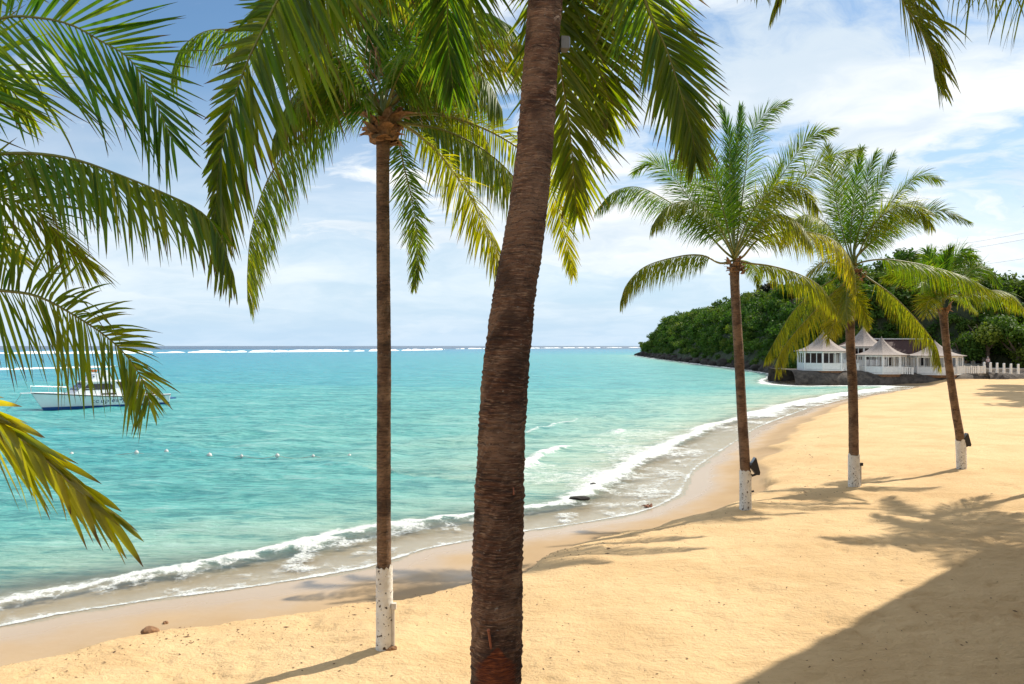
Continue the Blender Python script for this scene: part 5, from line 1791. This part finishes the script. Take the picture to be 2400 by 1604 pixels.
lf([(-380, 560), (-200, 520), (-60, 545), (40, 600)], 6.2, droop=0.25, age=0.35, L=0.5, face=(0.3, 0.75, 0.5), width=0.026, pairs=60)
for k in range(8):
    az = R(100 + k * 30)
    frond(palmL, oL, gen_frond_pts(topL, az, 60 - 20 * (k % 3), 3.4, 75), rg, L=0.7, pairs=48, width=0.045, age=0.25, droop=0.4)

# ---- the palm above the right top corner
RT = at(2480, -470, 7.0)
Rb = Vector((8.3, 5.6, 0))
Rb.z = gz(Rb.x, Rb.y)
ctrl = [(Rb.x, Rb.y, Rb.z - .2, .24), (Rb.x - .1, Rb.y + .1, Rb.z + 1.5, .17), (Rb.x - .9, Rb.y + .6, Rb.z + 5, .15), (RT.x, RT.y, RT.z, .13)]
palmR, oR, PR, radR, topR = make_palm('coconut_palm', 'palm outside the right edge whose frond tips hang into the top right corner', Rb, ctrl, 14, M['trunk'], 0.08, 36, 4.0, 0.035, 71)
rg = np.random.default_rng(707)
def rf(pts, d1, bow=0.0, **kw):
    return px_frond(palmR, oR, topR, pts, 7.0, d1, rg, bow, **{**LK, **kw})
rf([(2330, -480), (2200, -330), (2110, -140), (2112, -10), (2148, 50), (2172, 100), (2188, 150), (2194, 190)], 7.0, split=120, droop=0.6, age=0.50, roll=10, L=0.72, width=0.024, lift=-0.8)
rf([(2300, -520), (2100, -480), (1950, -330), (1880, -170), (1840, -60), (1815, 20)], 8.0, droop=0.7, age=0.4, L=0.6)
rf([(2430, -330), (2380, -180), (2310, -90), (2230, -50)], 6.6, droop=0.8, age=0.45, L=0.80, width=0.020, pairs=30, lift=-1.6, ang0=80, ang1=60)
rf([(2530, -330), (2500, -180), (2430, -90), (2340, -60)], 6.3, droop=0.8, age=0.45, L=0.85, width=0.020, pairs=28, lift=-1.6, ang0=80, ang1=60)
for k in range(7):
    az = R(-110 + k * 32)
    frond(palmR, oR, gen_frond_pts(topR, az, 62 - 18 * (k % 3), 3.6, 70), rg, L=0.75, pairs=52, width=0.045, age=0.25, droop=0.4)

# ---- a palm standing right of the picture that throws frond shadows across the sand
for (bx, by, hh, sd) in ((19.6, 27.0, 9.8, 81), (23.5, 26.0, 9.4, 91), (20.9, 25.4, 11.8, 97)):
    b = Vector((bx, by, gz(bx, by)))
    ctrl = [(b.x, b.y, b.z - .2, .2), (b.x, b.y, b.z + 2, .15), (b.x - .1, b.y, b.z + hh, .12)]
    pm, om, _, _, tm_ = make_palm('coconut_palm', {81: 'palm outside the right edge that shades the sand near the far palms', 91: 'second palm outside the right edge, further from the water', 97: 'tallest palm outside the right edge, shading the sand beside the hotel shadow'}[sd], b, ctrl, 10, M['trunk'], 0.1, 24, 4.0, 0.03, sd)
    rg = np.random.default_rng(sd)
    for k in range(16):
        az = R(-112 + k * (22.5 if sd == 97 else 14) + (sd % 7))
        if math.cos(az) < -0.1 and sd == 81 and math.sin(az) > 0:
            continue
        frond(pm, om, gen_frond_pts(tm_, az, 65 - 22 * (k % 4), 3.3, 85), rg, L=0.85, pairs=52, width=0.055, age=0.3, droop=0.4, rows=5)

# ------------------------------------------------------------------ the hotel whose roof shades the near sand
sa = hit(1739, 1604)
sb_ = hit(2335, 1277)
HR = 12.0
off_ = Vector((SUN.x, SUN.y, SUN.z)) * (HR / SUN.z)
ea, eb = sa + off_, sb_ + off_
ed = (eb - ea)
ed.z = 0
ed.normalize()
nrm_ = Vector((ed.y, -ed.x, 0))              # away from the sea
hotel = empty('hotel', (eb.x, eb.y, 1.0), math.atan2(-ed.y, -ed.x), label='hotel wing beside the camera whose eave shades the sand at lower right', category='building')
# local x runs back along the facade, local y points to the sea side (negative = inland)
Lh = 44.0
LU = (eb - ea).length + 11.0
def hb(name, x0, x1, y0, y1, z0, z1, mat, parent=hotel):
    return MB().box(((x0 + x1) / 2, (y0 + y1) / 2, (z0 + z1) / 2), (x1 - x0, y1 - y0, z1 - z0)).build(name, mat, parent)
sgn = 1 if (Matrix.Rotation(-math.atan2(-ed.y, -ed.x), 3, 'Z') @ nrm_).y > 0 else -1
zr = eb.z - 1.0
def yy(a, b): return (min(sgn * a, sgn * b), max(sgn * a, sgn * b))
y0, y1 = yy(0, 16)
hb('roof', 0, LU, y0, y1, zr, zr + 0.35, M['plaster'])
y0, y1 = yy(8.0, 15.5)
hb('wall', 0.6, LU - 0.4, y0, y1, -0.6, zr - 0.01, M['plaster'])
hb('wall', LU - 0.38, Lh, y0, y1, -0.6, 6.4, M['plaster'])
hb('roof', LU - 0.2, Lh + 0.3, y0, y1, 6.41, 6.7, M['plaster'])
for fz in (3.0, 6.0, 9.0):
    y0, y1 = yy(3.05, 7.98)
    hb('balcony', 0.8, (Lh if fz < 4 else LU) - 0.6, y0, y1, fz - 0.2, fz, M['concrete'])
for fz in (0.2, 3.2, 6.2, 9.2):
    for k in range(10):
        x = 1.6 + k * 4.0
        if x + 2.6 > (LU - 0.5 if fz > 4 else Lh) or abs(x + 1.2 - LU) < 1.5:
            continue
        y0, y1 = yy(7.93, 7.997)
        wn = hb('window', x, x + 2.4, y0, y1, fz, fz + 2.1, M['white'])
        y0, y1 = yy(7.90, 7.928)
        hb('pane', x + 0.1, x + 2.3, y0, y1, fz + 0.1, fz + 2.0, M['glass_dark'], wn)

# ------------------------------------------------------------------ the boat
bow = Vector(((100.7 - 1200) / F * 70.0, 70.0, 0))
stern = Vector(((383 - 1200) / F * 77.6, 77.6, 0))
mid = (bow + stern) / 2
hd_ = (bow - stern)
BL = hd_.length / 2
boat = empty('motor_boat', (mid.x, mid.y, 0), math.atan2(hd_.y, hd_.x), label='white cabin motor boat with blue bottom moored behind the left palm fronds', category='boat')


def hull_y(x, z):
    """half breadth of the hull at station x (-1 stern .. 1 bow) and height z"""
    q = x
    full = 1.75 * (1 - max(0, (q + 0.1) / 1.12) ** 2.6) if q > -0.1 else 1.75 - 0.12 * (-0.1 - q)
    full = max(full, 0.02)
    zs = sheer(q)
    k = max(0.0, min(1.0, (z + 0.45) / (zs + 0.45)))
    fl = 0.55 + 0.45 * k ** 0.7 if q < 0.2 else (0.55 - 0.42 * (q - 0.2) / 0.8) + (0.45 + 0.42 * (q - 0.2) / 0.8) * k
    return full * fl


def sheer(q):
    return 0.92 + 0.55 * max(0, (q + 0.5) / 1.5) ** 1.7


def stem(q, z):
    """x position: the stem rakes forward above the water"""
    return q * BL + (max(0, q - 0.55) / 0.45) ** 2 * (z * 0.62)


def hull_strip(z_lo, z_hi, name, mat, rows_=5):
    vs, fs = [], []
    N = 90
    for side in (1, -1):
        b0 = len(vs)
        for i in range(N + 1):
            q = -1 + 2 * i / N
            lo = z_lo
            hi = sheer(q) if z_hi is None else z_hi
            for j in range(rows_):
                z = lo + (hi - lo) * j / (rows_ - 1)
                vs.append((stem(q, z), side * hull_y(q, z), z))
        for i in range(N):
            for j in range(rows_ - 1):
                a = b0 + i * rows_ + j
                f = (a, a + rows_, a + rows_ + 1, a + 1)
                fs.append(f if side < 0 else f[::-1])
    # transom
    h = (N + 1) * rows_
    for j in range(rows_ - 1):
        fs.append((j, h + j, h + j + 1, j + 1))
    return MB().add(vs, fs).build(name, mat, boat, True)


hull_strip(-0.45, 0.20, 'bottom_paint', M['antifoul'], 4)
hull_strip(0.203, None, 'hull', M['gelcoat'], 6)
# deck and rubbing strake
vs, fs = [], []
N = 30
for i in range(N + 1):
    q = -1 + 2 * i / N
    z = sheer(q) - 0.05
    y = hull_y(q, z) * 0.985
    vs += [(stem(q, z), y, z), (stem(q, z), -y, z)]
for i in range(N):
    fs.append((2 * i, 2 * i + 1, 2 * i + 3, 2 * i + 2))
MB().add(vs, fs).build('deck', M['gelcoat'], boat)
for side in (1, -1):
    mb = MB()
    mb.tube([(stem(q, sheer(q)), side * (hull_y(q, sheer(q)) + 0.01), sheer(q) - 0.01) for q in np.linspace(-1, 1, 26)], 0.045, 6)
    mb.build('rub_rail', M['black'], boat)
    mb = MB()
    mb.tube([(stem(q, sheer(q)), side * (hull_y(q, sheer(q)) - 0.03), sheer(q) + 0.05) for q in np.linspace(-1, 1, 26)], 0.05, 6)
    mb.build('gunwale', M['gelcoat'], boat)


def prism(prof, half_lo, half_hi, z_lo, z_hi):
    """side profile (x, z) extruded across, narrowing upwards"""
    n = len(prof)
    def hw(z): return half_lo + (half_hi - half_lo) * (z - z_lo) / (z_hi - z_lo)
    vs = [(x, hw(z), z) for x, z in prof] + [(x, -hw(z), z) for x, z in prof]
    return vs, [tuple(range(n)), tuple(range(2 * n - 1, n - 1, -1))] + [(k, n + k, n + (k + 1) % n, (k + 1) % n) for k in range(n)]


zd = 1.0
cab = MB().add(*prism([(3.3, 1.12), (2.2, 2.15), (2.0, 2.30), (-0.45, 2.30), (-0.9, 1.5), (-1.0, 0.9)], 1.28, 1.08, 0.9, 2.3)).build('cabin', M['gelcoat'], boat)
MB().box((0.75, 0, 2.345), (3.1, 2.5, 0.085)).build('cabin_roof', M['gelcoat'], boat)
for side in (1, -1):
    vs = [(1.95, side * 1.118, 2.16), (0.0, side * 1.118, 2.16), (-0.35, side * 1.195, 1.62), (2.45, side * 1.195, 1.62)]
    MB().add(vs, [(0, 1, 2, 3) if side > 0 else (3, 2, 1, 0)]).build('side_window', M['glass_dark'], boat)
    vs = [(2.14, side * 1.02, 2.22), (2.14, side * 0.06, 2.22), (2.80, side * 0.06, 1.62), (2.80, side * 1.10, 1.62)]
    MB().add(vs, [(0, 3, 2, 1) if side > 0 else (1, 2, 3, 0)]).build('windscreen', M['glass_blue'], boat)
    MB().box((0.2, side * 1.27, 1.22), (1.3, 0.03, 0.13)).build('vent_slot', M['black'], boat)
# flybridge, helm, floats on its rail
MB().add(*prism([(1.75, 2.39), (1.25, 3.05), (0.9, 3.12), (0.85, 2.95), (-0.15, 2.9), (-0.2, 2.39)], 1.0, 0.95, 2.39, 3.12)).build('flybridge', M['gelcoat'], boat)
MB().box((0.2, 0, 3.1), (0.5, 1.2, 0.5)).build('helm_seat', M['gelcoat'], boat)
for k, y in enumerate((0.5, -0.2)):
    mb = MB()
    mb.tube([(1.1, y - .12, 3.2), (1.1, y - .06, 3.34), (1.1, y + .06, 3.34), (1.1, y + .12, 3.2)], [.06, .13, .13, .06], 10)
    mb.build('life_float', M['orange'], boat, True)
for y in (0.97, -0.97):
    MB().tube([(1.4, y, 2.75), (1.4, y * 0.97, 2.85)], 0.07, 10).build('search_lamp', M['black'], boat)
# hard top over the aft deck with posts, dark canvas panel, engine box, chair, dive tanks
MB().box((-2.2, 0, 2.33), (3.3, 2.6, 0.09)).build('hard_top', M['gelcoat'], boat)
for x in (-1.0, -2.4, -3.7):
    for y in (1.18, -1.18):
        MB().tube([(x, y, 0.9), (x, y, 2.29)], 0.035, 8).build('top_post', M['steel'], boat)
MB().box((-2.3, -0.9, 1.75), (2.4, 0.05, 1.0)).build('canvas_panel', M['tan'], boat)
MB().box((-2.0, 0.1, 1.15), (1.5, 1.2, 0.5)).build('engine_box', M['gelcoat'], boat)
MB().tube([(-1.55, 1.0, 0.9), (-1.55, 1.0, 1.35), (-1.55, 1.0, 1.48)], [0.28, 0.30, 0.12], 14).build('white_drum', M['gelcoat'], boat)
ch_ = MB()
ch_.box((-2.4, 1.0, 1.35), (0.5, 0.5, 0.06))
ch_.box((-2.62, 1.0, 1.6), (0.06, 0.5, 0.5))
ch_.box((-2.4, 1.0, 1.1), (0.10, 0.10, 0.45))
ch_.build('seat', M['black'], boat)
MB().box((-4.2, 0.6, 1.2), (0.5, 0.9, 0.6)).build('crate', M['tan'], boat)
MB().box((-5.55, 0.0, 0.55), (0.8, 2.6, 0.10)).build('swim_platform', M['antifoul'], boat)
# bow rail and pulpit
for side in (1, -1):
    qs = np.linspace(0.28, 1.0, 9)
    top_ = [(stem(q, sheer(q)) + 0.05, side * hull_y(q, sheer(q)) * 0.93, sheer(q) + 0.62) for q in qs]
    MB().tube(top_, 0.022, 6).build('bow_rail', M['steel'], boat)
    for q in qs[::2]:
        MB().tube([(stem(q, sheer(q)), side * hull_y(q, sheer(q)) * 0.93, sheer(q)), (stem(q, sheer(q)) + 0.05, side * hull_y(q, sheer(q)) * 0.93, sheer(q) + 0.62)], 0.018, 6).build('rail_post', M['steel'], boat)
MB().box((stem(1, 1.4) + 0.35, 0, sheer(1) + 0.03), (1.1, 0.35, 0.07)).build('pulpit', M['gelcoat'], boat)
MB().tube([(stem(1, 1.4) + 0.8, 0, sheer(1)), (stem(1, 1.4) + 1.3, -.3, 0.5), (stem(1, 1.4) + 2.2, -.9, -0.3)], 0.02, 6).build('mooring_line', M['rope'], boat)


def hull_text(txt, x_start, z0, size, parent):
    cu = bpy.data.curves.new('lettering', 'FONT')
    cu.body = txt
    cu.size = size
    cu.space_character = 1.12
    o = bpy.data.objects.new('tmp', cu)
    COL.objects.link(o)
    dg = bpy.context.evaluated_depsgraph_get()
    me = bpy.data.meshes.new_from_object(o.evaluated_get(dg))
    bpy.data.objects.remove(o)
    wmax = 0
    for v in me.vertices:
        a, h = v.co.x * 1.22, v.co.y
        wmax = max(wmax, a)
        x = x_start - a
        z = z0 + h
        v.co = (x, hull_y(x / BL, z) + 0.02, z)
    link('lettering', me, M['navy'], parent)
    return wmax


w1 = hull_text('couples', 1.75, 0.46, 0.54, boat)
# little palm-tree mark between the words
mk = MB()
mx0 = 1.75 - w1 - 0.42
def onh(a, z): return (mx0 - a, hull_y((mx0 - a) / BL, z) + 0.014, z)
mk.add([onh(-.03, .36), onh(.05, .36), onh(.03, .74), onh(-.02, .74)], [(0, 3, 2, 1)])
for (ax, az) in ((-.36, .66), (-.30, .84), (-.08, .92), (.16, .92), (.34, .82), (.38, .64)):
    mk.add([onh(0, .70), onh(ax * .55, az + .05), onh(ax, az), onh(ax * .5, az - .09)], [(0, 1, 2, 3)])
mk.build('palm_emblem', M['navy'], boat)
hull_text('tower isle', mx0 - 0.50, 0.46, 0.54, boat)

# ------------------------------------------------------------------ swimming-area floats
bp_ = [(168, 1066), (320, 1062), (390, 1059.5), (446, 1066), (491, 1069), (566, 1070.5), (650, 1069.5), (734, 1070.5), (819, 1070.5)]
wherex = ['first float from the left, beside the lowest palm frond', 'second float from the left', 'third float from the left', 'fourth float from the left',
          'fifth float from the left, a larger one', 'sixth float from the left, small and low', 'seventh float from the left', 'eighth float from the left', 'rightmost float, nearest the slim palm trunk']
pts = []
for k, (px, py) in enumerate(bp_):
    d = CAM_H * F / (py - HORIZON)
    x = (px - 1200) / F * d
    r_ = 0.085 if k in (5, 7) else (0.13 if k == 4 else 0.11)
    o = empty('float_buoy', (x, d, 0.02), 0, label='white ' + wherex[k] + ' in the swimming line', category='buoy', group='floats of the swimming line')
    MB().tube([(0, 0, -r_), (0, 0, -r_ * .7), (0, 0, 0), (0, 0, r_ * .7), (0, 0, r_)], [r_ * .3, r_ * .75, r_, r_ * .75, r_ * .25], 14).build('ball', M['buoy'], o, True)
    MB().tube([(0, 0, r_ * .9), (0, 0, r_ * 1.25)], r_ * .2, 8).build('eye', M['buoy'], o)
    pts.append((x, d, 0.03))
line = []
for a, b_ in zip(pts[:-1], pts[1:]):
    for q in np.linspace(0, 1, 8, endpoint=False):
        line.append((a[0] + (b_[0] - a[0]) * q, a[1] + (b_[1] - a[1]) * q, 0.03 - 0.13 * math.sin(q * math.pi)))
line.append(pts[-1])
MB().tube(line, 0.012, 5).build('float_line', M['rope'], None, label='thin rope joining the swimming floats', category='rope')

# ------------------------------------------------------------------ small things on the beach
def stone(name, label, cat, px, py, size, mat, seed, flat=0.5, sink=0.35, sub=3):
    p = hit(px, py)
    if p.z < 0.02:                      # awash: stands out of the water
        x_, y_ = px0(px, py)
        p = Vector((x_, y_, 0.03))
    me = rock_mesh(seed, sub)
    for v in me.vertices:
        v.co = (v.co.x * size[0], v.co.y * size[1], v.co.z * size[2])
    o = link(name, me, mat, None, label=label, category=cat)
    o.location = (p.x, p.y, p.z + size[2] * (1 - sink) * 0.5)
    o.rotation_euler = (0, 0, 0.3)
    return o


stone('sand_clod', 'broken lump of damp sand at the low sand scarp, lower left', 'clod', 352, 1482, (0.15, 0.10, 0.07), M['clump'], 601)
stone('sand_clod', 'small damp sand lump right of the bigger one on the scarp', 'clod', 388, 1462, (0.05, 0.05, 0.04), M['clump'], 602)
stone('wet_rock', 'flat dark rock awash in the surf right of the near trunk', 'rock', 1358, 1173, (0.40, 0.20, 0.085), M['rock_dark'], 603, sink=0.2)
stone('wet_rock', 'small dark stone awash above the flat rock in the surf', 'rock', 1390, 1140, (0.14, 0.10, 0.08), M['rock_dark'], 604, sink=0.2)
p = hit(1522, 1190)
wd_ = empty('seaweed_clump', p, 0, label='brown seaweed clump stranded at the edge of the wash', category='seaweed')
rr = random.Random(9)
for k in range(9):
    mb = MB()
    a = rr.uniform(0, 6.28)
    L_ = rr.uniform(.15, .34)
    pts = [(0.05 * rr.uniform(-1, 1), 0.05 * rr.uniform(-1, 1), 0.02)]
    for i in range(1, 5):
        pts.append((math.cos(a + i * .25) * L_ * i / 4, math.sin(a + i * .25) * L_ * i / 4, 0.03 + 0.07 * math.sin(i * .8) * rr.random()))
    mb.tube(pts, [.035, .045, .035, .02, .008], 6)
    mb.build('strand', M['weed'], wd_)
p = hit(968, 1496 + 24)
stone('coral_stone', 'brown stone lying against the straight palm foot', 'stone', 914, 1524, (0.10, 0.06, 0.05), M['clump'], 605)

# dry litter scattered over the sand: bits of leaf, twig and husk
r = np.random.default_rng(77)
n = 700
px = r.uniform(-60, 2460, n)
py = HORIZON + 130 + (1640 - HORIZON - 130) * r.uniform(0, 1, n) ** 1.25
d = (CAM_H - 0.95) * F / (py - HORIZON)
x = (px - 1200) / F * d
z, s, u, _ = ground_z(x, d)
ok = s > 4.4
# denser in a wrack line near the scarp
m_ = 420
k_ = r.integers(5, 22, m_)
t_ = r.uniform(0, 1, m_)
wx = SH[k_, 0] * (1 - t_) + SH[k_ + 1, 0] * t_
wy = SH[k_, 1] * (1 - t_) + SH[k_ + 1, 1] * t_
tx, ty = SH[k_ + 1, 0] - SH[k_, 0], SH[k_ + 1, 1] - SH[k_, 1]
ln = np.hypot(tx, ty)
o_ = r.normal(4.6, 0.6, m_)
wx, wy = wx + ty / ln * o_, wy - tx / ln * o_
X = np.concatenate([x[ok], wx])
Y = np.concatenate([d[ok], wy])
Z = ground_z(X, Y)[0]
Vs, Fs = [], []
for i in range(len(X)):
    L_ = r.uniform(0.008, 0.026) * (1.0 + (1.6 if r.random() < 0.05 else 0)) * (1 + Y[i] / 60)
    wd_2 = L_ * r.uniform(0.12, 0.55)
    a = r.uniform(0, 6.28)
    c_, s_ = math.cos(a), math.sin(a)
    h = 0.006 + r.uniform(0, 0.01)
    q = np.array([(-L_, 0, 0.003), (0, -wd_2, h * .5), (L_, 0, h), (0, wd_2, h * .4), (0, 0, h + 0.006)])
    q = np.stack([q[:, 0] * c_ - q[:, 1] * s_, q[:, 0] * s_ + q[:, 1] * c_, q[:, 2]], 1) + np.array([X[i], Y[i], Z[i]])
    b0 = len(Vs) * 5
    Vs.append(q)
    Fs += [(b0, b0 + 1, b0 + 4), (b0 + 1, b0 + 2, b0 + 4), (b0 + 2, b0 + 3, b0 + 4), (b0 + 3, b0, b0 + 4)]
link('leaf_litter', mesh_np(np.vstack(Vs), np.array(Fs)), M['litter'], None, kind='stuff', label='scattered dry leaf and husk bits on the sand', category='litter')
